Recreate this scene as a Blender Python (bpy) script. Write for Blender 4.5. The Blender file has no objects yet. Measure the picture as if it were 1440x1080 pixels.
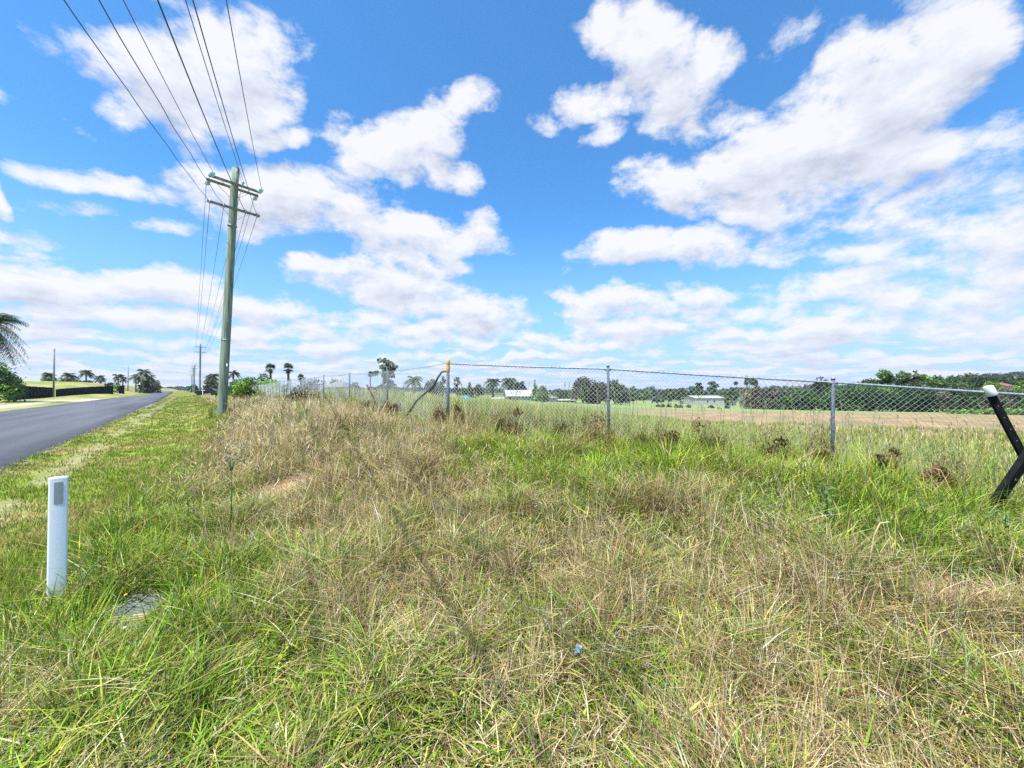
import bpy, math, random
import numpy as np
from mathutils import Vector, Matrix

# ------------------------------------------------------------------ camera, sky, sun, exposure
R = math.radians
sc = bpy.context.scene
COL = sc.collection
random.seed(7); rng = np.random.default_rng(11)
F, CX, CY, EYE = 545.0, 720.0, 548.0, 1.6          # focal length in photo pixels, horizon row, eye height

cam_d = bpy.data.cameras.new('camera'); cam = bpy.data.objects.new('camera', cam_d); COL.objects.link(cam)
cam_d.sensor_width = 36.0; cam_d.lens = F/1440*36; cam_d.clip_start = .05; cam_d.clip_end = 20000
cam.location = (0, 0, EYE); cam.rotation_euler = (R(90)+math.atan((CY-540)/F), 0, 0)
sc.camera = cam
sc.view_settings.view_transform = 'Standard'; sc.view_settings.look = 'None'
sc.view_settings.exposure = 0.74; sc.view_settings.gamma = 1
sc.cycles.max_bounces = 6; sc.cycles.diffuse_bounces = 3; sc.cycles.glossy_bounces = 2
sc.cycles.transmission_bounces = 4; sc.cycles.transparent_max_bounces = 8
sc.cycles.use_denoising = False

SUN_EL, SUN_DIR = R(66), Vector((-.45, -.58))
sd = SUN_DIR.normalized()
sun_vec = Vector((sd.x*math.cos(SUN_EL), sd.y*math.cos(SUN_EL), math.sin(SUN_EL)))
sl = bpy.data.lights.new('sun', 'SUN'); sl.energy = 5.0; sl.angle = R(.55); sl.color = (1, .965, .90)
so = bpy.data.objects.new('sun', sl); COL.objects.link(so); so.location = (0, 0, 60)
so.rotation_euler = sun_vec.to_track_quat('Z', 'Y').to_euler()

# lobes of cloud, placed by where they stand in the sky: x, y, rx, ry (photo pixels), tilt in degrees, weight
CLOUDS = [
 (235,62,112,44,-6,1.15),(320,95,96,62,-38,1.15),(330,140,88,44,-22,1.0),(155,75,52,22,-15,.8),(290,14,90,22,0,.35),(392,185,44,18,-10,.75),(240,105,90,36,-20,1.0),
 (200,255,105,17,6,.75),(280,238,62,24,8,.95),(340,285,62,36,25,1),(420,280,75,42,12,1),(520,308,95,32,12,1),(610,325,85,30,6,1),(674,314,30,20,25,.9),
 (560,215,62,42,-15,1.1),(615,185,52,42,-35,1.1),(655,150,42,30,-25,1.0),(652,255,20,24,0,.8),(484,178,20,22,30,.45),(610,240,34,22,0,.7),
 (590,368,70,20,6,.95),(408,375,24,12,10,.6),(560,408,112,28,8,1),(680,440,85,26,10,1),(470,395,45,14,0,.5),
 (60,405,125,27,4,1.15),(215,412,120,25,7,1.1),(150,450,220,16,3,.8),(140,292,60,10,6,.45),(215,312,58,13,6,.6),(2,275,18,20,0,.8),(30,160,60,14,12,.35),
 (845,28,42,42,0,1.0),(905,65,72,52,35,1.1),(935,120,62,48,0,1.05),(985,95,40,42,20,.8),(830,148,62,24,-6,.9),(850,190,26,24,0,.85),(975,175,40,20,20,.5),
 (965,262,72,36,10,1.1),(1060,235,95,48,-5,1.2),(1160,200,120,66,-28,1.2),(1265,130,135,76,-38,1.2),(1350,40,112,62,-30,1.15),(1200,80,55,46,-30,1),(1255,235,125,38,-10,1.1),(1060,290,110,22,5,.8),
 (925,352,118,22,-7,1),(1010,340,52,20,5,.9),(1115,325,60,20,-10,.55),(1100,350,50,12,0,.45),
 (1330,300,170,48,-12,.62),(1400,230,70,60,-30,.55),(1290,345,160,26,-4,.7),(1395,350,110,36,-3,.7),(1035,165,40,14,15,.4),(1105,45,22,30,20,.1),
 (1165,402,78,24,-6,.95),(1060,405,30,22,0,.6),(995,408,62,15,2,.8),(805,420,36,15,18,.9),(870,428,40,10,5,.6),(1240,415,70,20,0,.6),(1370,410,110,20,-3,.6),
 (1360,260,120,50,-20,.6),(1420,300,80,120,0,.6),(1300,385,170,22,0,.7),(1180,440,160,16,0,.6),(1400,450,120,22,0,.7),(880,470,120,14,0,.7),(600,470,160,14,0,.6),(520,450,60,12,0,.7),
 (1020,445,60,12,0,.6),(1150,465,120,16,-2,.8),(1290,470,110,16,3,.7),(790,480,60,14,5,.5)]

_r = random.Random(31)
for _y, _n, _rx, _ry in ((436, 9, 66, 15), (462, 13, 60, 11), (484, 15, 50, 8), (503, 18, 42, 5.5), (520, 18, 36, 4)):      # rows of flat based cumulus towards the horizon
    for _k in range(_n):
        CLOUDS.append((-80+1600*(_k+_r.uniform(.0, .9))/_n, _y+_r.uniform(-7, 7)*_ry/12, _rx*_r.uniform(.6, 1.3), _ry*_r.uniform(.8, 1.25), _r.uniform(-3, 3), _r.uniform(.65, 1.05)))
def pix_dir(x, y):
    return Vector(((x-CX)/F, 1.0, (CY-y)/F)).normalized()

def build_world():
    w = bpy.data.worlds.new('World'); sc.world = w; w.use_nodes = True
    nt = w.node_tree; nt.nodes.clear()
    g = bpy.data.node_groups.new('cloud_density', 'ShaderNodeTree')
    g.interface.new_socket('Dir', in_out='INPUT', socket_type='NodeSocketVector')
    g.interface.new_socket('D', in_out='OUTPUT', socket_type='NodeSocketFloat')
    g.interface.new_socket('L', in_out='OUTPUT', socket_type='NodeSocketFloat')
    def mk(tree):
        def m(op, a, b=None, c=None, clamp=False):
            n = tree.nodes.new('ShaderNodeMath'); n.operation = op; n.use_clamp = clamp
            for i, v in enumerate((a, b, c)):
                if v is None: continue
                if hasattr(v, 'is_linked'): tree.links.new(v, n.inputs[i])
                else: n.inputs[i].default_value = v
            return n.outputs[0]
        def v(op, a, b=None, scale=None):
            n = tree.nodes.new('ShaderNodeVectorMath'); n.operation = op
            for i, q in enumerate((a, b)):
                if q is None: continue
                if hasattr(q, 'is_linked'): tree.links.new(q, n.inputs[i])
                else: n.inputs[i].default_value = q
            if scale is not None: n.inputs['Scale'].default_value = scale
            return n
        def noise(vec, scale, detail, rough=.55, dist=0):
            n = tree.nodes.new('ShaderNodeTexNoise'); n.inputs['Scale'].default_value = scale
            n.inputs['Detail'].default_value = detail; n.inputs['Roughness'].default_value = rough
            n.inputs['Distortion'].default_value = dist
            tree.links.new(vec, n.inputs['Vector']); return n
        return m, v, noise
    m, v, noise = mk(g)
    gi = g.nodes.new('NodeGroupInput'); go = g.nodes.new('NodeGroupOutput')
    d0 = gi.outputs[0]
    wn = noise(d0, 5.0, 3, .6)
    wv = v('SUBTRACT', wn.outputs['Color'], (.5, .5, .5)).outputs[0]
    wv = v('SCALE', wv, scale=.13).outputs[0]
    d = v('ADD', d0, wv).outputs[0]
    acc = None
    for (x, y, rx, ry, ang, wt) in CLOUDS:
        c = pix_dir(x, y); a = R(ang)
        e1 = pix_dir(x+rx*math.cos(a), y+rx*math.sin(a)) - c
        e2 = pix_dir(x+ry*math.sin(a), y-ry*math.cos(a)) - c
        e1 -= c*e1.dot(c); s1 = e1.length*1.30; t1 = e1.normalized()
        e2 -= c*e2.dot(c); e2 -= t1*e2.dot(t1); s2 = e2.length*1.34; t2 = e2.normalized()
        pa = v('DOT_PRODUCT', d, tuple(t1/s1)).outputs['Value']; pb = v('DOT_PRODUCT', d, tuple(t2/s2)).outputs['Value']
        q = m('MULTIPLY_ADD', pa, pa, m('MULTIPLY', pb, pb))
        f = m('MULTIPLY_ADD', q, -wt*.9, wt)
        acc = f if acc is None else m('SMOOTH_MAX', acc, f, .12)
    F0 = m('MAXIMUM', acc, -.9)
    # broken stratocumulus running to the horizon, in the plane of the cloud base
    sp = g.nodes.new('ShaderNodeSeparateXYZ'); g.links.new(d0, sp.inputs[0])
    zz = m('ADD', m('MAXIMUM', sp.outputs[2], 0.0), .06)
    cb = g.nodes.new('ShaderNodeCombineXYZ')
    g.links.new(m('DIVIDE', sp.outputs[0], zz), cb.inputs[0]); g.links.new(m('DIVIDE', sp.outputs[1], zz), cb.inputs[1])
    hn = noise(cb.outputs[0], .85, 5, .55)
    low = m('SUBTRACT', 1.0, m('DIVIDE', sp.outputs[2], .30), clamp=True)          # 1 at the horizon, 0 at about 15 degrees
    hl = m('MULTIPLY_ADD', m('SUBTRACT', hn.outputs[0], .49), 6.0, m('MULTIPLY_ADD', low, 1.8, -1.25))
    hl = m('MINIMUM', hl, m('MULTIPLY_ADD', low, 3.2, -.7))
    F1 = m('SMOOTH_MAX', F0, hl, .25)
    an = v('MULTIPLY', d0, (1, 1, 1.7)).outputs[0]
    n1 = noise(an, 9.5, 9, .64, .1)
    n1c = m('SUBTRACT', n1.outputs[0], .5)
    D = m('MULTIPLY_ADD', n1c, 3.0, F1)
    g.links.new(D, go.inputs[0]); g.links.new(m('MULTIPLY', low, m('SUBTRACT', hn.outputs[0], .50)), go.inputs[1])

    m, v, noise = mk(nt)
    tc = nt.nodes.new('ShaderNodeTexCoord')
    dirv = v('NORMALIZE', tc.outputs['Generated']).outputs[0]
    ga = nt.nodes.new('ShaderNodeGroup'); ga.node_tree = g; nt.links.new(dirv, ga.inputs[0])
    gb = nt.nodes.new('ShaderNodeGroup'); gb.node_tree = g
    sep = nt.nodes.new('ShaderNodeSeparateXYZ'); nt.links.new(dirv, sep.inputs[0])
    ofs = nt.nodes.new('ShaderNodeCombineXYZ'); ofs.inputs[0].default_value = -.010
    nt.links.new(m('MULTIPLY_ADD', sep.outputs[2], .085, .010), ofs.inputs[2])
    nt.links.new(v('ADD', dirv, ofs.outputs[0]).outputs[0], gb.inputs[0])
    zel = sep.outputs[2]
    mr = nt.nodes.new('ShaderNodeMapRange'); mr.interpolation_type = 'SMOOTHSTEP'
    mr.inputs['From Min'].default_value = .06; mr.inputs['From Max'].default_value = .84
    nt.links.new(ga.outputs[0], mr.inputs['Value'])
    alpha = m('POWER', mr.outputs[0], .85)
    # shade: bright where the cloud thins towards the sun side above it, grey below thick cloud
    rel = m('SUBTRACT', ga.outputs[0], gb.outputs[0])
    thick = m('MULTIPLY_ADD', m('MAXIMUM', ga.outputs[1], -.06), 2.2, m('MULTIPLY', m('MAXIMUM', gb.outputs[0], 0.0), .46))
    lit = m('MULTIPLY_ADD', rel, .52, m('SUBTRACT', 1.0, thick), clamp=True)
    ramp = nt.nodes.new('ShaderNodeValToRGB'); nt.links.new(lit, ramp.inputs[0])
    cr = ramp.color_ramp
    cr.elements[0].position = 0; cr.elements[0].color = (.64, .68, .80, 1)
    cr.elements[1].position = 1; cr.elements[1].color = (.99, 1.0, 1.04, 1)
    e = cr.elements.new(.35); e.color = (.77, .81, .92, 1)
    e = cr.elements.new(.66); e.color = (.86, .90, 1.0, 1)
    cs = v('SCALE', ramp.outputs[0], scale=.585).outputs[0]
    sky = nt.nodes.new('ShaderNodeTexSky'); sky.sky_type = 'NISHITA'; sky.sun_disc = False
    sky.sun_elevation = SUN_EL; sky.sun_rotation = math.atan2(sd.x, sd.y)
    sky.air_density = 1.0; sky.dust_density = .6; sky.ozone_density = 2.5; sky.altitude = 50
    tint = v('MULTIPLY', sky.outputs[0], (SKY_T[0]*.1, SKY_T[1]*.1, SKY_T[2]*.1)).outputs[0]
    mix = nt.nodes.new('ShaderNodeMix'); mix.data_type = 'RGBA'
    fin = m('MULTIPLY', alpha, .97)
    air = nt.nodes.new('ShaderNodeMapRange'); air.inputs['From Max'].default_value = .42; air.inputs['To Min'].default_value = .85; air.inputs['To Max'].default_value = 0
    air.interpolation_type = 'SMOOTHSTEP'; nt.links.new(zel, air.inputs['Value'])
    mixa = nt.nodes.new('ShaderNodeMix'); mixa.data_type = 'RGBA'; nt.links.new(air.outputs[0], mixa.inputs['Factor']); nt.links.new(tint, mixa.inputs['A'])
    mixa.inputs['B'].default_value = (.27, .43, .72, 1); tint = mixa.outputs['Result']
    nt.links.new(fin, mix.inputs['Factor']); nt.links.new(tint, mix.inputs['A']); nt.links.new(cs, mix.inputs['B'])
    # milky air close to the horizon
    mz = nt.nodes.new('ShaderNodeMapRange'); mz.inputs['From Min'].default_value = .0; mz.inputs['From Max'].default_value = .16
    mz.inputs['To Min'].default_value = .45; mz.inputs['To Max'].default_value = 0; mz.interpolation_type = 'SMOOTHSTEP'
    nt.links.new(zel, mz.inputs['Value'])
    mix2 = nt.nodes.new('ShaderNodeMix'); mix2.data_type = 'RGBA'
    nt.links.new(mz.outputs[0], mix2.inputs['Factor']); nt.links.new(mix.outputs['Result'], mix2.inputs['A'])
    mix2.inputs['B'].default_value = (.43, .50, .66, 1)
    bg = nt.nodes.new('ShaderNodeBackground'); bg.inputs['Strength'].default_value = 1.0
    # the Background runs at strength 0.1 on the physical sky; cloud colours are scaled to the same range
    up = v('SCALE', mix2.outputs['Result'], scale=10.0).outputs[0]
    bg.inputs['Strength'].default_value = .1
    nt.links.new(up, bg.inputs['Color'])
    out = nt.nodes.new('ShaderNodeOutputWorld'); nt.links.new(bg.outputs[0], out.inputs[0])
SKY_T = (.60, 1.20, 1.58)
build_world()

# ------------------------------------------------------------------ helpers
def vnoise(x, y, seed=0):
    tab = np.random.default_rng(1000+seed).random((256, 256))
    xi = np.floor(x).astype(int); yi = np.floor(y).astype(int); fx = x-xi; fy = y-yi
    fx = fx*fx*(3-2*fx); fy = fy*fy*(3-2*fy)
    a = tab[xi & 255, yi & 255]; b = tab[(xi+1) & 255, yi & 255]; c = tab[xi & 255, (yi+1) & 255]; d = tab[(xi+1) & 255, (yi+1) & 255]
    return (a*(1-fx)+b*fx)*(1-fy) + (c*(1-fx)+d*fx)*fy
def fbm(x, y, seed=0, oct=4):
    s = 0; a = .5; t = 0
    for k in range(oct):
        s = s + a*vnoise(x*2**k+17.3*k, y*2**k+9.1*k, seed+k); t += a; a *= .5
    return s/t
def sst(a, b, x):
    t = np.clip((x-a)/(b-a), 0, 1); return t*t*(3-2*t)

RN = np.array((-.766, -.643)); RD = np.array((-.643, .766))       # across the road (to the left) and along it
C0 = np.array((-1.226, 7.43)); FN = np.array((.358, .934)); FT = np.array((.934, -.358))   # corner post, fence normal, fence run
def road_s(x, y): return x*RN[0]+y*RN[1]
def fence_q(x, y): return (x-C0[0])*FN[0]+(y-C0[1])*FN[1]
def ground_h(x, y):
    x = np.asarray(x, float); y = np.asarray(y, float)
    s = road_s(x, y); q = fence_q(x, y); tp = (x-C0[0])*FT[0]+(y-C0[1])*FT[1]
    t = x*RD[0]+y*RD[1]
    amp = .68-.16*sst(0, 5, tp)-.42*sst(5.2, 7.6, tp)+.26*sst(0, 5, -tp)
    rise = sst(-5.4, -.9, q); left = sst(.3, -3.0, s)
    inside = np.minimum(q, -s-3.9)
    mound = amp*rise*left*(1-.9*sst(.5, 14, inside))*(1-.55*sst(25, 70, t))
    mound = mound + .10*(fbm(x*.9, y*.9, 3)-.5)*left*(1-sst(8, 14, np.hypot(x, y))) + .05*(fbm(x*3, y*3, 5)-.5)*left*(1-sst(6, 10, np.hypot(x, y)))
    mound = mound + .22*np.exp(-((x+3.5)/1.3)**2-((y-7.2)/1.1)**2)+.10*np.exp(-((x+1.6)/1.0)**2-((y-5.4)/.8)**2)
    g = sst(-.62, .5, x/np.maximum(y, 3.0))
    d = np.clip(inside, 0, 230)
    far = -.029*d*g
    r = np.hypot(x, y); u = x/np.maximum(y, 1)
    hill = sst(330, 800, r)*sst(.25, 1.6, u)*(17+9*fbm(x*.006, y*.006, 8)) + sst(330, 900, r)*6*fbm(x*.004, y*.004, 9)*sst(-.6, .0, u)
    bank = .12*sst(11.5, 17, s)+4.3*sst(14, 30, s)*sst(92, 140, y) + .8*sst(30, 60, s)
    bank = bank + 1.5*np.exp(-((s-16)/5)**2-((t-158)/32)**2)
    far_r = np.where(y > 0, 1.0, .3)
    base = mound + (far + hill)*far_r + bank
    base = base - .04*sst(.4, .9, s)*(1-sst(2.2, 2.8, s)) + .03*(fbm(x*2, y*2, 6)-.5)*(s < 2.5)*(r < 30)
    return base
def H(x, y): return float(ground_h(np.array([x]), np.array([y]))[0])
def at(px, Y):                                          # ground point under a bearing, at depth Y
    return ((px-CX)/F*Y, Y)
def zof(py, Y): return EYE + (CY-py)/F*Y
def to_pix(x, y, z):
    y = np.maximum(y, .3); return CX+F*x/y, CY-F*(z-EYE)/y

def tag(o, label=None, cat=None, group=None, kind=None):
    if label: o['label'] = label
    if cat: o['category'] = cat
    if group: o['group'] = group
    if kind: o['kind'] = kind
    return o
def empty(name, loc, rz=0):
    o = bpy.data.objects.new(name, None); COL.objects.link(o); o.location = loc; o.rotation_euler = (0, 0, rz); o.empty_display_size = .2
    return o
def link_mesh(name, me, mat, parent=None):
    o = bpy.data.objects.new(name, me); COL.objects.link(o)
    if mat: me.materials.append(mat)
    if parent: o.parent = parent
    return o
def np_mesh(name, verts, faces, mat, cols=None, parent=None, smooth=False):
    """faces: list of (M,k) int arrays of equal k each"""
    me = bpy.data.meshes.new(name)
    verts = np.asarray(verts, np.float32); me.vertices.add(len(verts)); me.vertices.foreach_set('co', verts.ravel())
    lv = np.concatenate([f.ravel() for f in faces]).astype(np.int32)
    tot = np.concatenate([np.full(len(f), f.shape[1], np.int32) for f in faces])
    st = np.concatenate([[0], np.cumsum(tot)[:-1]]).astype(np.int32)
    me.loops.add(len(lv)); me.loops.foreach_set('vertex_index', lv)
    me.polygons.add(len(tot)); me.polygons.foreach_set('loop_start', st)
    try: me.polygons.foreach_set('loop_total', tot)
    except Exception: pass
    if cols is not None:
        a = me.color_attributes.new('Col', 'FLOAT_COLOR', 'POINT')
        c = np.ones((len(verts), 4), np.float32); c[:, :3] = cols; a.data.foreach_set('color', c.ravel())
    me.update(calc_edges=True)
    if smooth: me.polygons.foreach_set('use_smooth', np.ones(len(tot), bool))
    return link_mesh(name, me, mat, parent)

class MB:
    def __init__(s): s.v = []; s.f = []; s.sm = []
    def quad_box(s, c, h, rot=None):
        M = rot or Matrix.Identity(3); c = Vector(c); b = len(s.v)
        for x in (-1, 1):
            for y in (-1, 1):
                for z in (-1, 1): s.v.append(c+M @ Vector((x*h[0], y*h[1], z*h[2])))
        for f in ((0,1,3,2),(4,6,7,5),(0,4,5,1),(2,3,7,6),(0,2,6,4),(1,5,7,3)): s.f.append(tuple(b+i for i in f)); s.sm.append(False)
        return s
    def bar(s, a, b, w, t, up=(0, 0, 1)):                # box from a to b, w across, t thick
        a = Vector(a); b = Vector(b); z = (b-a).normalized(); x = z.cross(Vector(up))
        if x.length < 1e-3: x = z.cross(Vector((1, 0, 0)))
        x.normalize(); y = z.cross(x); M = Matrix((x, y, z)).transposed()
        return s.quad_box((a+b)/2, (w/2, t/2, (b-a).length/2), M)
    def tube(s, pts, rad, n=8, cap=True, smooth=True):
        pts = [Vector(p) for p in pts]; rad = rad if isinstance(rad, (list, tuple)) else [rad]*len(pts)
        b = len(s.v); prev = None
        for i, p in enumerate(pts):
            d = (pts[min(i+1, len(pts)-1)]-pts[max(i-1, 0)]).normalized()
            if prev is None:
                x = d.cross(Vector((0, 0, 1)));
                if x.length < .05: x = d.cross(Vector((1, 0, 0)))
            else: x = prev - d*prev.dot(d)
            x.normalize(); prev = x; y = d.cross(x)
            for k in range(n):
                a = 2*math.pi*k/n; s.v.append(p+(x*math.cos(a)+y*math.sin(a))*rad[i])
        for i in range(len(pts)-1):
            for k in range(n):
                s.f.append((b+i*n+k, b+i*n+(k+1) % n, b+(i+1)*n+(k+1) % n, b+(i+1)*n+k)); s.sm.append(smooth)
        if cap:
            s.f.append(tuple(b+k for k in range(n))[::-1]); s.f.append(tuple(b+(len(pts)-1)*n+k for k in range(n))); s.sm += [False, False]
        return s
    def poly(s, pts, faces):
        b = len(s.v); s.v += [Vector(p) for p in pts]
        for f in faces: s.f.append(tuple(b+i for i in f)); s.sm.append(False)
        return s
    def build(s, name, mat, parent=None, bevel=0):
        me = bpy.data.meshes.new(name); me.from_pydata([tuple(v) for v in s.v], [], s.f); me.update()
        me.polygons.foreach_set('use_smooth', s.sm)
        o = link_mesh(name, me, mat, parent)
        if bevel:
            m = o.modifiers.new('bevel', 'BEVEL'); m.width = bevel; m.segments = 2; m.limit_method = 'ANGLE'
        return o

# ------------------------------------------------------------------ materials
def new_mat(name):
    m = bpy.data.materials.new(name); m.use_nodes = True; nt = m.node_tree; nt.nodes.clear(); return m, nt
def surf(name, c1, c2=None, scale=6, rough=.6, metal=0, bump=0, stretch=(1, 1, 1), spec=.4, detail=6, dark=None):
    """principled with noise between two colours, optional streaks by stretching the noise, optional dark stains"""
    m, nt = new_mat(name); N = nt.nodes.new; L = nt.links.new
    p = N('ShaderNodeBsdfPrincipled'); o = N('ShaderNodeOutputMaterial'); L(p.outputs[0], o.inputs[0])
    p.inputs['Roughness'].default_value = rough; p.inputs['Metallic'].default_value = metal; p.inputs['Specular IOR Level'].default_value = spec
    tc = N('ShaderNodeTexCoord'); mp = N('ShaderNodeMapping'); mp.inputs['Scale'].default_value = stretch; L(tc.outputs['Object'], mp.inputs[0])
    n = N('ShaderNodeTexNoise'); n.inputs['Scale'].default_value = scale; n.inputs['Detail'].default_value = detail; L(mp.outputs[0], n.inputs['Vector'])
    r = N('ShaderNodeValToRGB'); L(n.outputs[0], r.inputs[0]); e = r.color_ramp.elements
    e[0].position = .35; e[0].color = (*c1, 1); e[1].position = .68; e[1].color = (*(c2 or [c*1.3 for c in c1]), 1)
    if dark: q = r.color_ramp.elements.new(.25); q.color = (*dark, 1)
    L(r.outputs[0], p.inputs['Base Color'])
    if bump:
        b = N('ShaderNodeBump'); b.inputs['Strength'].default_value = bump; b.inputs['Distance'].default_value = .01
        L(n.outputs[0], b.inputs['Height']); L(b.outputs[0], p.inputs['Normal'])
    return m
def leafmat(name, trans=.35, rough=.55, spec=.25):
    m, nt = new_mat(name); N = nt.nodes.new; L = nt.links.new
    a = N('ShaderNodeAttribute'); a.attribute_name = 'Col'
    tc = N('ShaderNodeTexCoord'); n = N('ShaderNodeTexNoise'); n.inputs['Scale'].default_value = 1.3; n.inputs['Detail'].default_value = 2
    L(tc.outputs['Object'], n.inputs['Vector'])
    mr = N('ShaderNodeMapRange'); mr.inputs['To Min'].default_value = .82; mr.inputs['To Max'].default_value = 1.18; L(n.outputs[0], mr.inputs['Value'])
    vm = N('ShaderNodeVectorMath'); vm.operation = 'SCALE'; L(a.outputs['Color'], vm.inputs[0]); L(mr.outputs[0], vm.inputs['Scale'])
    p = N('ShaderNodeBsdfPrincipled'); p.inputs['Roughness'].default_value = rough; p.inputs['Specular IOR Level'].default_value = spec
    t = N('ShaderNodeBsdfTranslucent'); x = N('ShaderNodeMixShader'); x.inputs[0].default_value = trans
    L(vm.outputs[0], p.inputs['Base Color']); L(vm.outputs[0], t.inputs['Color'])
    L(p.outputs[0], x.inputs[1]); L(t.outputs[0], x.inputs[2])
    o = N('ShaderNodeOutputMaterial'); L(x.outputs[0], o.inputs[0]); return m
GRASSM = leafmat('grass_blades', .27, .62, .10)
LEAFM = leafmat('leaves', .38, .5, .25)
DEADM = leafmat('dead_leaves', .15, .8, .1)

def ground_mat():
    m, nt = new_mat('ground'); N = nt.nodes.new; L = nt.links.new
    a = N('ShaderNodeAttribute'); a.attribute_name = 'Col'
    g = N('ShaderNodeNewGeometry')
    n1 = N('ShaderNodeTexNoise'); n1.inputs['Scale'].default_value = 9; n1.inputs['Detail'].default_value = 8; n1.inputs['Roughness'].default_value = .7
    n2 = N('ShaderNodeTexNoise'); n2.inputs['Scale'].default_value = .7; n2.inputs['Detail'].default_value = 5
    n3 = N('ShaderNodeTexNoise'); n3.inputs['Scale'].default_value = 60; n3.inputs['Detail'].default_value = 3
    for n in (n1, n2, n3): L(g.outputs['Position'], n.inputs['Vector'])
    def mr(src, lo, hi):
        r = N('ShaderNodeMapRange'); r.inputs['From Min'].default_value = .25; r.inputs['From Max'].default_value = .75
        r.inputs['To Min'].default_value = lo; r.inputs['To Max'].default_value = hi; L(src, r.inputs['Value']); return r.outputs[0]
    mu = N('ShaderNodeMath'); mu.operation = 'MULTIPLY'; L(mr(n1.outputs[0], .6, 1.35), mu.inputs[0]); L(mr(n2.outputs[0], .8, 1.2), mu.inputs[1])
    mu2 = N('ShaderNodeMath'); mu2.operation = 'MULTIPLY'; L(mu.outputs[0], mu2.inputs[0]); L(mr(n3.outputs[0], .75, 1.25), mu2.inputs[1])
    vm = N('ShaderNodeVectorMath'); vm.operation = 'SCALE'; L(a.outputs['Color'], vm.inputs[0]); L(mu2.outputs[0], vm.inputs['Scale'])
    p = N('ShaderNodeBsdfPrincipled'); p.inputs['Roughness'].default_value = .95; p.inputs['Specular IOR Level'].default_value = .1
    L(vm.outputs[0], p.inputs['Base Color'])
    b = N('ShaderNodeBump'); b.inputs['Strength'].default_value = .6; b.inputs['Distance'].default_value = .03; L(n1.outputs[0], b.inputs['Height']); L(b.outputs[0], p.inputs['Normal'])
    o = N('ShaderNodeOutputMaterial'); L(p.outputs[0], o.inputs[0]); return m

def asphalt_mat():
    m, nt = new_mat('asphalt'); N = nt.nodes.new; L = nt.links.new
    tc = N('ShaderNodeTexCoord')
    n = N('ShaderNodeTexNoise'); n.inputs['Scale'].default_value = 90; n.inputs['Detail'].default_value = 4; L(tc.outputs['Object'], n.inputs['Vector'])
    mp = N('ShaderNodeMapping'); mp.inputs['Rotation'].default_value = (0, 0, -math.atan2(RD[1], RD[0])); mp.inputs['Scale'].default_value = (.05, .9, 1)
    mp.vector_type = 'POINT'
    rt = N('ShaderNodeMapping'); rt.inputs['Rotation'].default_value = (0, 0, -math.atan2(RD[1], RD[0])); L(tc.outputs['Object'], rt.inputs[0])
    mp.inputs['Rotation'].default_value = (0, 0, 0); L(rt.outputs[0], mp.inputs[0])
    n2 = N('ShaderNodeTexNoise'); n2.inputs['Scale'].default_value = 1.0; n2.inputs['Detail'].default_value = 5; L(mp.outputs[0], n2.inputs['Vector'])
    r = N('ShaderNodeValToRGB'); L(n.outputs[0], r.inputs[0]); r.color_ramp.elements[0].position = .3; r.color_ramp.elements[1].position = .75
    r.color_ramp.elements[0].color = (.062, .064, .071, 1); r.color_ramp.elements[1].color = (.135, .138, .150, 1)
    q = N('ShaderNodeMapRange'); q.inputs['From Min'].default_value = .3; q.inputs['From Max'].default_value = .7; q.inputs['To Min'].default_value = .68; q.inputs['To Max'].default_value = 1.28; L(n2.outputs[0], q.inputs['Value'])
    a = N('ShaderNodeAttribute'); a.attribute_name = 'Col'
    v1 = N('ShaderNodeVectorMath'); v1.operation = 'SCALE'; L(r.outputs[0], v1.inputs[0]); L(q.outputs[0], v1.inputs['Scale'])
    v2 = N('ShaderNodeVectorMath'); v2.operation = 'MULTIPLY'; L(v1.outputs[0], v2.inputs[0]); L(a.outputs['Color'], v2.inputs[1])
    p = N('ShaderNodeBsdfPrincipled'); p.inputs['Roughness'].default_value = .8; p.inputs['Specular IOR Level'].default_value = .3
    L(v2.outputs[0], p.inputs['Base Color'])
    b = N('ShaderNodeBump'); b.inputs['Strength'].default_value = .4; b.inputs['Distance'].default_value = .006; L(n.outputs[0], b.inputs['Height']); L(b.outputs[0], p.inputs['Normal'])
    o = N('ShaderNodeOutputMaterial'); L(p.outputs[0], o.inputs[0]); return m

# ------------------------------------------------------------------ dryness and sward maps
GX = np.array([-400, 0, 180, 360, 540, 720, 900, 1080, 1260, 1440, 1900])
GY = np.array([500, 560, 600, 650, 700, 760, 820, 900, 980, 1080, 1400])
DRY = np.array([
 [.3,.30,.35,.85,.70,.40,.35,.35,.40,.40,.4],
 [.3,.30,.35,.85,.70,.40,.35,.35,.40,.40,.4],
 [.3,.30,.30,.92,.78,.35,.35,.35,.35,.35,.3],
 [.3,.35,.30,.92,.78,.45,.38,.35,.30,.30,.3],
 [.3,.30,.20,.70,.78,.62,.50,.40,.28,.28,.3],
 [.3,.30,.12,.50,.78,.70,.66,.55,.35,.30,.3],
 [.3,.30,.18,.52,.72,.76,.76,.70,.50,.45,.4],
 [.3,.35,.35,.45,.62,.76,.72,.76,.66,.55,.5],
 [.4,.45,.40,.38,.50,.72,.70,.76,.70,.66,.6],
 [.5,.60,.45,.32,.36,.50,.55,.70,.70,.66,.6],
 [.5,.60,.45,.32,.36,.50,.55,.70,.70,.66,.6]])
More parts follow.
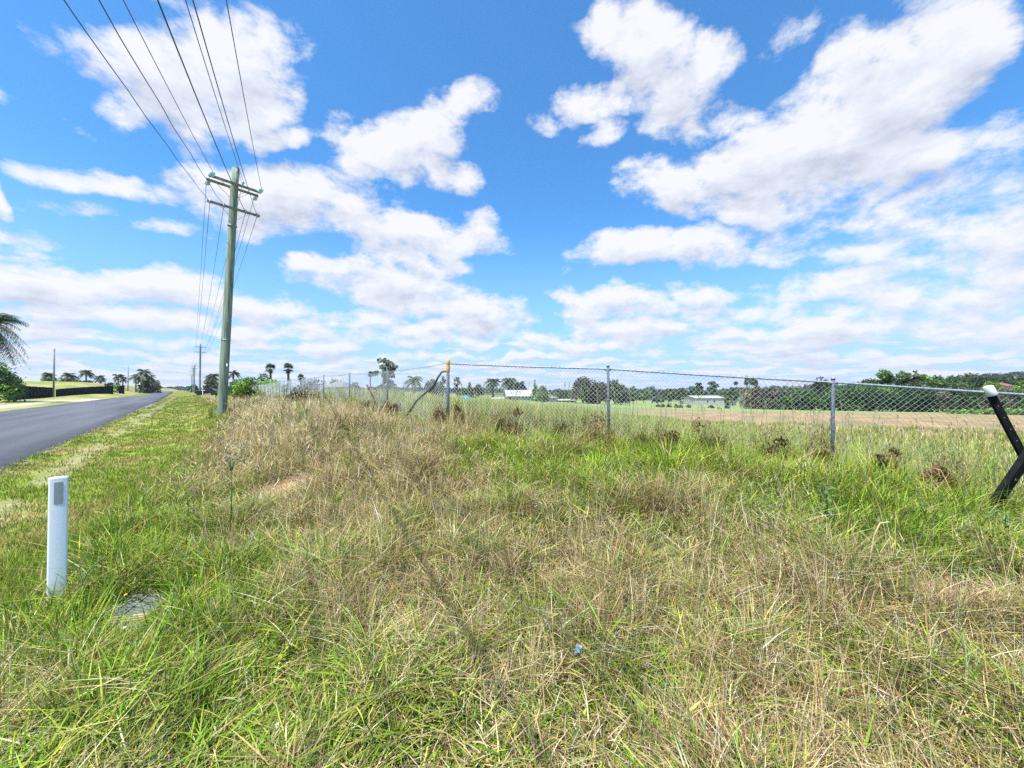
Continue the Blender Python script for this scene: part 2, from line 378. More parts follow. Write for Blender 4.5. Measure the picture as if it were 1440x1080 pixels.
def dry_at(px, py):
    i = np.clip(np.searchsorted(GX, px)-1, 0, len(GX)-2); j = np.clip(np.searchsorted(GY, py)-1, 0, len(GY)-2)
    fx = np.clip((px-GX[i])/(GX[i+1]-GX[i]), 0, 1); fy = np.clip((py-GY[j])/(GY[j+1]-GY[j]), 0, 1)
    return (DRY[j, i]*(1-fx)+DRY[j, i+1]*fx)*(1-fy)+(DRY[j+1, i]*(1-fx)+DRY[j+1, i+1]*fx)*fy
# the same map held on the ground: bare clay scars
BARE = [(2.90, 2.58, .34, .20, .1), (3.40, 2.66, .24, .14, -.2), (-3.15, 5.45, .42, .32, 0), (-2.45, 5.4, .24, .16, 0), (-4.05, 2.95, .16, .13, 0)]
def bare_at(x, y):
    b = np.zeros_like(x)
    for (bx, by, rx, ry, a) in BARE:
        ca, sa = math.cos(a), math.sin(a); u = ((x-bx)*ca+(y-by)*sa)/rx; v = (-(x-bx)*sa+(y-by)*ca)/ry
        b = np.maximum(b, np.exp(-(u*u+v*v)**1.5))
    return b
def mown_edge(y): return np.interp(y, [0, 4, 9.5, 18, 60, 200], [.85, .8, -.35, -1.3, -1.7, -2.2])

# ------------------------------------------------------------------ the ground sheet
def build_ground():
    rr = [.25]
    while rr[-1] < 2600: rr.append(rr[-1]*1.032 if rr[-1] > 2 else rr[-1]+.06)
    rr = np.array(rr)
    an = np.concatenate([np.linspace(R(-72), R(72), 430), np.linspace(R(74), R(286), 90)])
    n, k = len(rr), len(an)
    A, RR = np.meshgrid(an, rr); x = RR*np.sin(A); y = RR*np.cos(A); z = ground_h(x, y)
    s = road_s(x, y); q = fence_q(x, y); inside = np.minimum(q, -s-3.9); r = RR
    z = z - .06*((s > 2.9) & (s < 10.0))                       # bedded under the road
    z = z - .0002*np.maximum(r-1200, 0)
    px, py = to_pix(x, y, z); dry = dry_at(px, py)
    def c(*v): return np.array(v)[None, None, :]
    def mixc(a, b, t): return a*(1-t[..., None])+b*t[..., None]
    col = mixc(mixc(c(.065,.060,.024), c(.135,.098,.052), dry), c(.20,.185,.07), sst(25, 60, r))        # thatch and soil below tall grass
    # mown verge
    nz = fbm(x*.8, y*.8, 21); nz2 = fbm(x*.25, y*.25, 22)
    verge = mixc(c(.20,.255,.045), c(.33,.30,.10), sst(.44, .70, nz*.6+nz2*.4))
    trk = np.exp(-((s-1.95-.15*(nz2-.5)*2)/.22)**2)*sst(.36, .52, nz+.12*sst(6, 14, y))
    verge = mixc(verge, c(.29,.25,.15), np.clip(trk*.6, 0, 1))*(1-.28*sst(24, 60, r))[..., None]
    edge = np.exp(-((s-2.85)/.22)**2)*sst(.45, .6, nz)
    verge = mixc(verge, c(.20,.18,.15), edge)
    col = mixc(col, verge, sst(-.2, .35, s-mown_edge(y)))
    # far bank on the left of the road
    lb = mixc(c(.20,.235,.06), c(.34,.30,.13), sst(.4, .62, nz2))
    col = mixc(col, lb, sst(10.2, 10.8, s))
    # concrete drive apron and gravel in front of the dark fence
    tt = x*RD[0]+y*RD[1]
    dr = sst(.55, .8, 1-np.abs(s-(13.2+.03*(tt-60)))/2.2)*sst(48, 52, tt)*(1-sst(84, 92, tt))
    dr2 = sst(10.3, 10.8, s)*(1-sst(12.5, 13.0, s))*sst(76, 80, tt)*(1-sst(92, 98, tt))
    col = mixc(col, c(.52,.45,.37), np.clip(np.maximum(dr, dr2)*.9, 0, 1))
    # paddock: weeds, then ploughed orange earth, then pasture
    u = x/np.maximum(y, 1)
    pad = mixc(c(.14,.19,.06), c(.24,.27,.10), fbm(x*.2, y*.2, 31))
    plough = mixc(c(.35,.225,.12), c(.25,.215,.095), sst(.40, .65, fbm(x*.35, y*.35, 33)))
    fur = np.sin((x*.80-y*.60)*2.6+fbm(x*.05, y*.05, 37)*5); plough = plough*(1+.10*fur*(1-sst(50, 75, r)))[..., None]
    rows = .5+.5*np.sin((x*.55+y*.83)*5.2); plough = plough*(1-.12*rows[..., None]*(1-sst(40, 60, r))[..., None])
    pm = sst(6, 12, inside)*(1-sst(60, 66, y+.10*x))*sst(.26, .50, u+.2*(fbm(x*.08, y*.08, 38)-.5))*(.35+.65*sst(.35, .55, fbm(x*.15, y*.15, 39)+.35*sst(14, 30, inside)))
    pasture = mixc(c(.20,.27,.085), c(.28,.30,.12), fbm(x*.05, y*.05, 35))
    col2 = mixc(pad, plough, pm); col2 = mixc(col2, pasture, sst(62, 70, y+.10*x)*sst(.1, .2, u))
    col = mixc(col, col2, sst(.5, 3, inside))
    hillc = mixc(c(.055,.080,.035), c(.16,.20,.08), sst(.52, .68, fbm(x*.012, y*.012, 41)))
    col = mixc(col, hillc, sst(260, 340, r)*(s < 0))
    b = bare_at(x, y); col = mixc(col, c(.40,.26,.155), np.clip(b*1.5, 0, 1)); z = z - .05*b
    V = np.stack([x, y, z], -1).reshape(-1, 3)
    i = np.arange(n-1)[:, None]*k; j = np.arange(k)[None, :]; j2 = (j+1) % k
    Fq = np.stack([i+j, i+j2, i+k+j2, i+k+j], -1).reshape(-1, 4)[:, ::-1]
    V = np.vstack([V, [[0, 0, H(0, 0)]]]); cc = np.vstack([col.reshape(-1, 3), col[0, 0][None]])
    tri = np.stack([np.full(k, len(V)-1), (np.arange(k)+1) % k, np.arange(k)], -1)[:, ::-1]
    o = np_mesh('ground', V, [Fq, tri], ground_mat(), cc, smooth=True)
    tag(o, kind='structure')
build_ground()

def build_road():
    ts = np.concatenate([np.arange(-60, 60, .12), np.geomspace(60, 380, 140)])
    ragr = 2.78+.16*(fbm(ts*1.3, ts*0+3, 51)-.5)*2+.10*(fbm(ts*5, ts*0+1, 52)-.5)*2
    ragl = 10.25+.20*(fbm(ts*.7, ts*0+8, 53)-.5)*2
    fr = np.array([0, .03, .08, .2, .5, .8, .94, 1])
    S = ragr[:, None]*(1-fr)+ragl[:, None]*fr; T = np.repeat(ts[:, None], len(fr), 1)
    S = S+4.2*(np.clip(T-30, 0, 400)/300)**1.35
    x = S*RN[0]+T*RD[0]; y = S*RN[1]+T*RD[1]
    z = .018+.10*(1-((fr-.5)/.5)**2)[None, :]+0*x
    z = z*1.0; z[:, 0] = .006; z[:, -1] = .006
    z = z + ground_h(S*0, S*0)*0 - .0002*np.maximum(np.hypot(x, y)-1200, 0)
    z = z + .35*sst(150, 320, T)
    col = np.ones(x.shape+(3,)); col[:, 0] = .55; col[:, 1] = .62; col[:, 2] = .9; col[:, -1] = .7; col[:, 6] = .9
    col[:, 4] = 1.12
    V = np.stack([x, y, z], -1).reshape(-1, 3); n, k = x.shape
    i = np.arange(n-1)[:, None]*k; j = np.arange(k-1)[None, :]
    Fq = np.stack([i+j, i+k+j, i+k+j+1, i+j+1], -1).reshape(-1, 4)
    tag(np_mesh('road', V, [Fq], asphalt_mat(), col.reshape(-1, 3), smooth=True), kind='structure')
build_road()

# ------------------------------------------------------------------ grass
def blade_mesh(name, root, length, width, az, lean, droop, c0, c1, segs, mat=None, parent=None, zoff=None):
    n = len(root); t = np.linspace(0, 1, segs+1)[None, :]
    out = (lean[:, None]*t**1.35)*length[:, None]
    up = (np.sqrt(np.clip(1-lean**2*.92, .02, 1))[:, None]*t - (droop[:, None])*t**2.6)*length[:, None]
    dx = np.cos(az)[:, None]; dy = np.sin(az)[:, None]
    side = az+np.pi/2+rng.normal(0, .5, n); bend = rng.normal(0, .10, n)[:, None]*length[:, None]*t**2
    cx = root[:, 0:1]+dx*out-dy*bend; cy = root[:, 1:2]+dy*out+dx*bend; cz = root[:, 2:3]+up
    wprof = np.array([.75]+[1.0-.45*(k/segs)**1.5 for k in range(1, segs)])[None, :]
    w = width[:, None]*.5*wprof; sx = np.cos(side)[:, None]*w; sy = np.sin(side)[:, None]*w
    L = np.stack([cx[:, :-1]-sx, cy[:, :-1]-sy, cz[:, :-1]], -1); Rr = np.stack([cx[:, :-1]+sx, cy[:, :-1]+sy, cz[:, :-1]], -1)
    tip = np.stack([cx[:, -1], cy[:, -1], cz[:, -1]], -1)
    V = np.concatenate([np.stack([L, Rr], 2).reshape(n, 2*segs, 3), tip[:, None, :]], 1)
    nv = 2*segs+1; base = (np.arange(n)*nv)[:, None]
    quads = [base+np.array([2*k, 2*k+1, 2*k+3, 2*k+2])[None, :] for k in range(segs-1)]
    tri = base+np.array([2*segs-2, 2*segs-1, 2*segs])[None, :]
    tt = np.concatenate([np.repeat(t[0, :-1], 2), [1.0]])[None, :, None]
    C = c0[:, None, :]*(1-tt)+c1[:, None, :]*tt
    fs = ([np.concatenate(quads)] if quads else [])+[tri]
    return np_mesh(name, V.reshape(-1, 3), fs, mat or GRASSM, C.reshape(-1, 3), parent)

CLEAR = [(5.25, 4.2, .30), (4.95, 3.95, .28), (5.45, 4.3, .25), (-2.66, 2.74, .25), (-2.50, 2.55, .20), (-2.3, 2.35, .14), (-3.31, 2.84, .12), (-3.12, 2.68, .13), (-2.95, 2.5, .10)]
def clear_at(x, y):
    c = np.zeros_like(x)
    for (a, b, r) in CLEAR: c = np.maximum(c, np.exp(-(((x-a)**2+(y-b)**2)/r**2)**2))
    return c
PAL = {k: np.array(v) for k, v in dict(
    lush=(.090,.205,.012), green=(.175,.300,.022), lime=(.330,.390,.045), olive=(.270,.250,.068),
    straw=(.56,.41,.18), pale=(.72,.57,.33), pink=(.64,.46,.29), grey=(.38,.31,.20), brown=(.22,.125,.05), rust=(.44,.25,.09), blue=(.20,.29,.13)).items()}
def pick(n, names, p):
    p = np.array(p, float); p /= p.sum(); idx = rng.choice(len(names), n, p=p)
    return np.array([PAL[a] for a in names])[idx]
def jit(c, a=.22):
    return np.clip(c*(1+rng.normal(0, a, (len(c), 1)))*(1+rng.normal(0, .05, c.shape)), .012, .8)

def scatter(n, r0, r1, a0=-60, a1=60):
    """tuft roots whose density falls off as 1/distance squared, so they look equally dense all through the view"""
    r = r0*(r1/r0)**rng.random(n); a = R(a0)+(R(a1)-R(a0))*rng.random(n)
    return r*np.sin(a), r*np.cos(a)

def tufts(name, n_t, per, r0, r1, kind, label, segs=3, amin=-60, amax=60, keep=None, cat='grass'):
    x, y = scatter(n_t, r0, r1, amin, amax); z = ground_h(x, y)
    s = road_s(x, y); me = mown_edge(y); px, py = to_pix(x, y, z+.15)
    dry = np.clip(dry_at(px, py)+(fbm(x*1.6, y*1.6, 61)-.5)*1.1+(fbm(x*5, y*5, 62)-.5)*1.0, 0, 1)
    k = (bare_at(x, y) < .35) & (clear_at(x, y) < .5)
    if kind != 'verge': k &= s < me+.15*(fbm(x*3, y*3, 63)-.5)
    k &= keep(x, y, s, dry) if keep else True
    x, y, s, dry = x[k], y[k], s[k], dry[k]; n = len(x); dist = np.hypot(x, y)
    m = per
    rad = (.03+.06*rng.random(n))*np.clip(dist/4, .8, 2.5)
    taz = rng.random(n)*2*np.pi; tl = rng.random(n)          # the tuft's own lean
    hmod = .35+1.0*fbm(x*.9, y*.9, 64)+.9*np.clip(fbm(x*2.6, y*2.6, 67)-.42, 0, 1)*2+.35*(rng.random(n)-.5)
    idx = np.repeat(np.arange(n), m); N = len(idx)
    ra = rng.random(N)*2*np.pi; rr = np.sqrt(rng.random(N))*rad[idx]
    bx = x[idx]+np.cos(ra)*rr; by = y[idx]+np.sin(ra)*rr
    d = np.hypot(bx, by); az = ra+rng.normal(0, .5, N)
    ax = np.cos(az)+.75*tl[idx]*np.cos(taz[idx])+.10; ay = np.sin(az)+.75*tl[idx]*np.sin(taz[idx]); az = np.arctan2(ay, ax)
    D = dry[idx]
    ridge = sst(4, 8, by)*sst(-.5, -1.4, road_s(bx, by))*sst(.5, .85, D)
    isdry = rng.random(N) < np.maximum(.06+.84*sst(.10, .86, D), .93*ridge)
    bz = ground_h(bx, by)-.01
    # near the camera the sward is a little shorter; taller on the bank by the pole and along the verge foot
    if kind == 'tall':
        fq = np.abs(fence_q(bx, by)+.1)
        length = (.10+.13*rng.random(N)+.16*rng.random(N)**3)*hmod[idx]*(1+.85*ridge)*(1-.38*sst(3.4, 1.5, d))*(1+.60*np.exp(-(fq/.75)**2)*(road_s(bx, by) < -3))
        width = np.maximum(.0036+.0075*rng.random(N)**1.5, d*.0016)*np.where(isdry, .62, .95)
        lean = np.clip(rng.beta(2.4, 2.0, N)*.98, .05, .96); droop = rng.random(N)*.42*lean
        lod = (rng.random(N) < .12+.34*D); lean = np.where(lod, .93+.05*rng.random(N), lean); droop = np.where(lod, .15*rng.random(N)-.04, droop)
        bz = bz+np.where(lod, rng.random(N)*.16*hmod[idx], 0)
        cg = pick(N, ['lush', 'green', 'lime', 'olive', 'blue'], [.26, .36, .20, .14, .04])
        limeb = sst(3, 5, by)*sst(-2, 0, bx); cg = cg*(1+.28*limeb[:, None]*np.array([1.25, 1, .7]))
        cd = pick(N, ['straw', 'pale', 'pink', 'grey', 'brown', 'olive', 'rust'], [.28, .19, .09, .11, .19, .11, .03])
        cp = pick(N, ['straw', 'pale', 'pink', 'grey', 'brown'], [.20, .32, .34, .10, .04])
        cd = np.where((rng.random(N) < ridge*.8)[:, None], cp, cd)
        col = jit(np.where(isdry[:, None], cd, cg)); tj = (1+.30*rng.normal(0, 1, n))[idx][:, None]; col = np.clip(col*np.clip(tj, .55, 1.5), .01, .78)
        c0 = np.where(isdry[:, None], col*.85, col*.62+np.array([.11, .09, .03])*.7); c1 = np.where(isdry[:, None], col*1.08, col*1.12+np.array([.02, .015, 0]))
    elif kind == 'lush':
        length = (.11+.17*rng.random(N))*hmod[idx]*(1-.42*sst(3.2, 1.6, d)); width = np.maximum(.004+.006*rng.random(N), d*.0015)
        lean = np.clip(rng.beta(2.0, 2.4, N)*.92, .03, .92); droop = rng.random(N)*.5*lean
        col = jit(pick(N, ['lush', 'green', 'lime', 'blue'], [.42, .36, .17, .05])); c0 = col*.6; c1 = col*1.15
    elif kind == 'verge':
        length = (.035+.05*rng.random(N)+.05*rng.random(N)**4)*(1+.8*sst(.9, .1, road_s(bx, by)-mown_edge(by))); width = np.maximum(.0028, d*.00105)
        lean = np.clip(rng.beta(2, 2, N), .1, .95); droop = rng.random(N)*.25*lean
        dd = sst(.42, .66, fbm(bx*.8, by*.8, 21)*.6+fbm(bx*.25, by*.25, 22)*.4)
        isd = rng.random(N) < .15+.6*dd
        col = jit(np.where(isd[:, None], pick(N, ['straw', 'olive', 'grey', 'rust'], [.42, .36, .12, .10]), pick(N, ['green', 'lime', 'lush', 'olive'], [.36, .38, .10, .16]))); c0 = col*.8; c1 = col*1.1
    elif kind == 'stalk':
        length = (.34+.26*rng.random(N))*(1-.15*sst(3.6, 1.6, d)); width = np.maximum(.0016+.0010*rng.random(N), d*.0008)
        lean = np.clip(rng.beta(1.6, 3.5, N)*.9, .02, .9); droop = rng.random(N)*.12*lean
        col = jit(pick(N, ['straw', 'pale', 'olive', 'grey', 'pink'], [.33, .25, .22, .12, .08])); c0 = col*.85; c1 = col*1.1
    elif kind == 'broad':
        length = .07+.15*rng.random(N); width = .009+.012*rng.random(N); lean = np.clip(rng.beta(2, 2, N), .1, .93); droop = rng.random(N)*.6*lean
        tone = pick(n, ['lush', 'green', 'lime', 'blue'], [.34, .34, .16, .16])[idx]; col = jit(tone, .16); c0 = col*.8; c1 = col*1.15
    if kind == 'verge': bz = bz+.01
    root = np.stack([bx, by, bz], -1)
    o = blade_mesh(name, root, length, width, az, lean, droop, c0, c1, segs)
    tag(o, label, cat, kind='stuff'); return o

QN = 1.0
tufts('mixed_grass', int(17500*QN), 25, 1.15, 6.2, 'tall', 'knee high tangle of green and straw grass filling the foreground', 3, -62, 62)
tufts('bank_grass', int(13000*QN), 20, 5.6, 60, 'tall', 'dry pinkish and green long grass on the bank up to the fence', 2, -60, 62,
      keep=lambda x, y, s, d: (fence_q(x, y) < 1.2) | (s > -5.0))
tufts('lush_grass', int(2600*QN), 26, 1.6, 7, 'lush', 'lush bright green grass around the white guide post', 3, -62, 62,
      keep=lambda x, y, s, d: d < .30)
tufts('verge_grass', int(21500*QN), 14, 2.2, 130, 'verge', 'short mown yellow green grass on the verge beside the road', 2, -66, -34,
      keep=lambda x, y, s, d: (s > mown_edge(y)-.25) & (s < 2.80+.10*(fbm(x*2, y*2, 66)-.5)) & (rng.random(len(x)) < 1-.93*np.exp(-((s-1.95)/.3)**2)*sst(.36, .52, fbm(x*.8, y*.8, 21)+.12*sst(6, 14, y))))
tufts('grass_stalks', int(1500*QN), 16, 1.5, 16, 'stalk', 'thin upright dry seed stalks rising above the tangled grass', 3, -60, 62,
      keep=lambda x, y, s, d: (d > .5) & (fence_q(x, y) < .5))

tufts('broad_weeds', 900, 9, 1.4, 9, 'broad', 'broad bladed green weeds dotted through the finer grass', 3, -62, 62, keep=lambda x, y, s, d: d < .75)
def debris(name, n, r0, r1, kind, label):
    x, y = scatter(n, r0, r1, -62, 62); z = ground_h(x, y); px, py = to_pix(x, y, z+.1); s = road_s(x, y)
    D = np.clip(dry_at(px, py)+(fbm(x*4, y*4, 91)-.5)*1.2, 0, 1); me = mown_edge(y)
    k = (s < me+.1) & (bare_at(x, y) < (.75 if kind == 'litter' else .3)) & (clear_at(x, y) < .6) & ((fence_q(x, y) < .6) | (s > -5))
    k &= rng.random(n) < ((.25+.75*D) if kind == 'litter' else (1-.75*D))
    x, y, z, D = x[k], y[k], z[k], D[k]; n = len(x); d = np.hypot(x, y)
    if kind == 'litter':                                              # broken and matted stems lying through the sward
        ln = .05+.13*rng.random(n); wd = np.maximum(.003+.004*rng.random(n), d*.0014); lean = .9+.09*rng.random(n); dr = rng.random(n)*.5-.25
        zz = z+rng.random(n)**1.6*(.17+.12*sst(4, 7, y)); col = jit(pick(n, ['straw', 'pale', 'grey', 'brown', 'pink', 'rust', 'olive'], [.24, .26, .18, .14, .08, .03, .07]), .3)
        o = blade_mesh(name, np.stack([x, y, zz], -1), ln, wd, rng.random(n)*6.283, lean, dr, col*.9, col, 2)
    else:                                                             # small broad leaves of clover and other low weeds
        sz = np.maximum(.006+.008*rng.random(n), d*.0018); zz = z+.01+rng.random(n)*.12
        ln = sz*2.2; col = jit(pick(n, ['lush', 'green', 'lime', 'blue', 'rust'], [.30, .36, .24, .07, .03]), .25)
        o = blade_mesh(name, np.stack([x, y, zz], -1), ln, sz*1.7, rng.random(n)*6.283, .5+.45*rng.random(n), rng.random(n)*.6, col, col*1.1, 2)
    tag(o, label, 'grass', kind='stuff')
debris('matted_straw', 105000, 1.2, 16, 'litter', 'broken pale straw and matted stems lying through the standing grass')
debris('low_weeds', 90000, 1.2, 12, 'leaf', 'small round leaves of clover and low weeds among the grass')

def gravel():
    n = 9000; t = 1+60*rng.random(n)**1.8; s = 2.80+rng.normal(0, .13, n); k = rng.random(n) < .25; s = np.where(k, 1.95+rng.normal(0, .2, n), s)
    x = s*RN[0]+t*RD[0]; y = s*RN[1]+t*RD[1]; z = np.maximum(ground_h(x, y), np.where(s > 2.78, .012, -1)); sz = np.maximum(.006+.011*rng.random(n)**2, np.hypot(x, y)*.0005)
    V = np.stack([np.stack([x+sz*math.cos(a), y+sz*math.sin(a), z+sz*h], -1) for a, h in ((0, 0), (2.1, .1), (4.2, 0))]+[np.stack([x+sz*.2, y, z+sz*.75], -1)], 1).reshape(-1, 3)
    b = (np.arange(n)*4)[:, None]; F3 = np.concatenate([b+np.array(q)[None] for q in ((0, 1, 3), (1, 2, 3), (2, 0, 3))])
    c = np.array([(.30, .27, .23), (.20, .19, .18), (.40, .35, .28), (.12, .12, .125)])[rng.integers(0, 4, n)]
    tag(np_mesh('edge_gravel', V, [F3], DEADM, np.repeat(c, 4, 0)), 'loose grey and tan stones along the ragged edge of the road', 'gravel', kind='stuff')
gravel()

# ------------------------------------------------------------------ materials of the things
M_POLE = surf('treated_pole_wood', (.115,.155,.112), (.375,.415,.305), 2.6, .9, bump=1.0, stretch=(9, 9, .22), spec=.1, dark=(.085,.115,.085))
M_ARM = surf('weathered_hardwood', (.19,.175,.15), (.33,.305,.265), 5, .85, bump=.4, stretch=(1, 1, 1), spec=.15)
M_GALV = surf('galvanised_steel', (.20,.23,.26), (.36,.40,.44), 30, .55, metal=.15, bump=.1)
M_GALVOLD = surf('mottled_galvanised_steel', (.050,.062,.082), (.125,.145,.18), 38, .65, metal=.1, bump=.2)
M_WIREM = surf('fence_wire', (.34,.36,.37), (.50,.52,.53), 20, .8, spec=.15)
M_CABLE = surf('line_conductor', (.035,.038,.045), (.07,.075,.085), 20, .5, metal=.3)
M_GLASS = surf('insulator_glass', (.42,.60,.66), (.62,.78,.82), 10, .12, spec=.8)
M_STRAP = surf('steel_strap', (.25,.26,.27), (.45,.46,.47), 20, .5, metal=.6)
M_WHITEP = surf('white_painted_steel', (.84,.85,.87), (.90,.91,.92), 5, .4, spec=.4, stretch=(1, 1, .3), dark=(.66,.66,.63))
def dirty_post():
    m = M_WHITEP; nt = m.node_tree; N = nt.nodes.new; L = nt.links.new; p = next(n for n in nt.nodes if n.type == 'BSDF_PRINCIPLED')
    src = p.inputs['Base Color'].links[0].from_socket; tc = N('ShaderNodeTexCoord'); sp = N('ShaderNodeSeparateXYZ'); L(tc.outputs['Object'], sp.inputs[0])
    nz = N('ShaderNodeTexNoise'); nz.inputs['Scale'].default_value = 22; nz.inputs['Detail'].default_value = 6; L(tc.outputs['Object'], nz.inputs['Vector'])
    a = N('ShaderNodeMath'); a.operation = 'MULTIPLY_ADD'; a.inputs[1].default_value = -2.2; a.inputs[2].default_value = .55; L(sp.outputs[2], a.inputs[0])
    b = N('ShaderNodeMath'); b.operation = 'ADD'; L(a.outputs[0], b.inputs[0]); L(nz.outputs[0], b.inputs[1])
    c = N('ShaderNodeMapRange'); c.inputs['From Min'].default_value = .62; c.inputs['From Max'].default_value = 1.1; c.inputs['To Max'].default_value = .75; L(b.outputs[0], c.inputs['Value'])
    x = N('ShaderNodeMix'); x.data_type = 'RGBA'; L(c.outputs[0], x.inputs['Factor']); L(src, x.inputs['A']); x.inputs['B'].default_value = (.33, .26, .17, 1); L(x.outputs['Result'], p.inputs['Base Color'])
dirty_post()
M_REFL = surf('silver_reflector', (.27,.30,.36), (.36,.39,.46), 160, .3, metal=.2, spec=.7)
M_BLACK = surf('black_painted_steel', (.006,.006,.007), (.013,.013,.014), 14, .8, spec=.12)
M_HOLE = surf('punched_hole_rim', (.40,.40,.42), (.55,.55,.57), 14, .5, metal=.4)
M_CAP = surf('dull_white_plastic', (.52,.55,.47), (.68,.70,.62), 8, .5, dark=(.36,.38,.31))
M_YEL = surf('yellow_tape', (.50,.30,.07), (.66,.43,.13), 12, .7, dark=(.30,.17,.05))
M_BRACE = surf('dark_pipe', (.06,.062,.066), (.24,.245,.25), 9, .6, metal=.3)
M_RUST = surf('rusty_steel', (.16,.055,.035), (.28,.12,.08), 15, .9)
M_GRATE = surf('worn_grate_steel', (.12,.13,.13), (.24,.26,.25), 25, .9, spec=.1, dark=(.10,.07,.045))
M_TIMB = surf('weathered_lip', (.33,.24,.15), (.50,.38,.24), 12, .9, stretch=(.3, 3, 3), dark=(.16,.11,.07))
M_CONC = surf('concrete', (.24,.22,.185), (.36,.34,.29), 14, .95, bump=.5, dark=(.12,.10,.08))
M_FENCE = surf('dark_sheet_steel', (.010,.014,.018), (.018,.024,.030), 3, .8, spec=.1)
M_BARK = surf('grey_bark', (.10,.085,.065), (.22,.19,.155), 8, .9, bump=.6, stretch=(3, 3, .5))
M_PBARK = surf('palm_bark', (.10,.085,.07), (.20,.175,.15), 8, .9, stretch=(1, 1, 5))
M_WROOF = surf('pale_sheet_roof', (.34,.335,.30), (.46,.45,.41), .8, .8, stretch=(4, 1, 1))
M_WWALL = surf('cream_wall', (.30,.29,.27), (.42,.41,.38), .8, .8)
M_RROOF = surf('red_roof', (.22,.075,.055), (.34,.13,.09), 2, .8)
M_GROOF = surf('grey_roof', (.17,.16,.165), (.27,.26,.265), 2, .8)
M_BRICK = surf('red_brick_wall', (.25,.10,.07), (.36,.16,.11), 3, .9)
M_DARKW = surf('dark_opening', (.012,.014,.018), (.03,.035,.04), 3, .3)
M_BLUE = surf('blue_tarpaulin', (.03,.20,.34), (.06,.30,.45), 2, .5)
M_CAR = surf('dark_car_paint', (.010,.011,.014), (.018,.020,.024), 1, .2, spec=.7)
M_TYRE = surf('tyre_rubber', (.012,.012,.012), (.025,.025,.025), 6, .9)

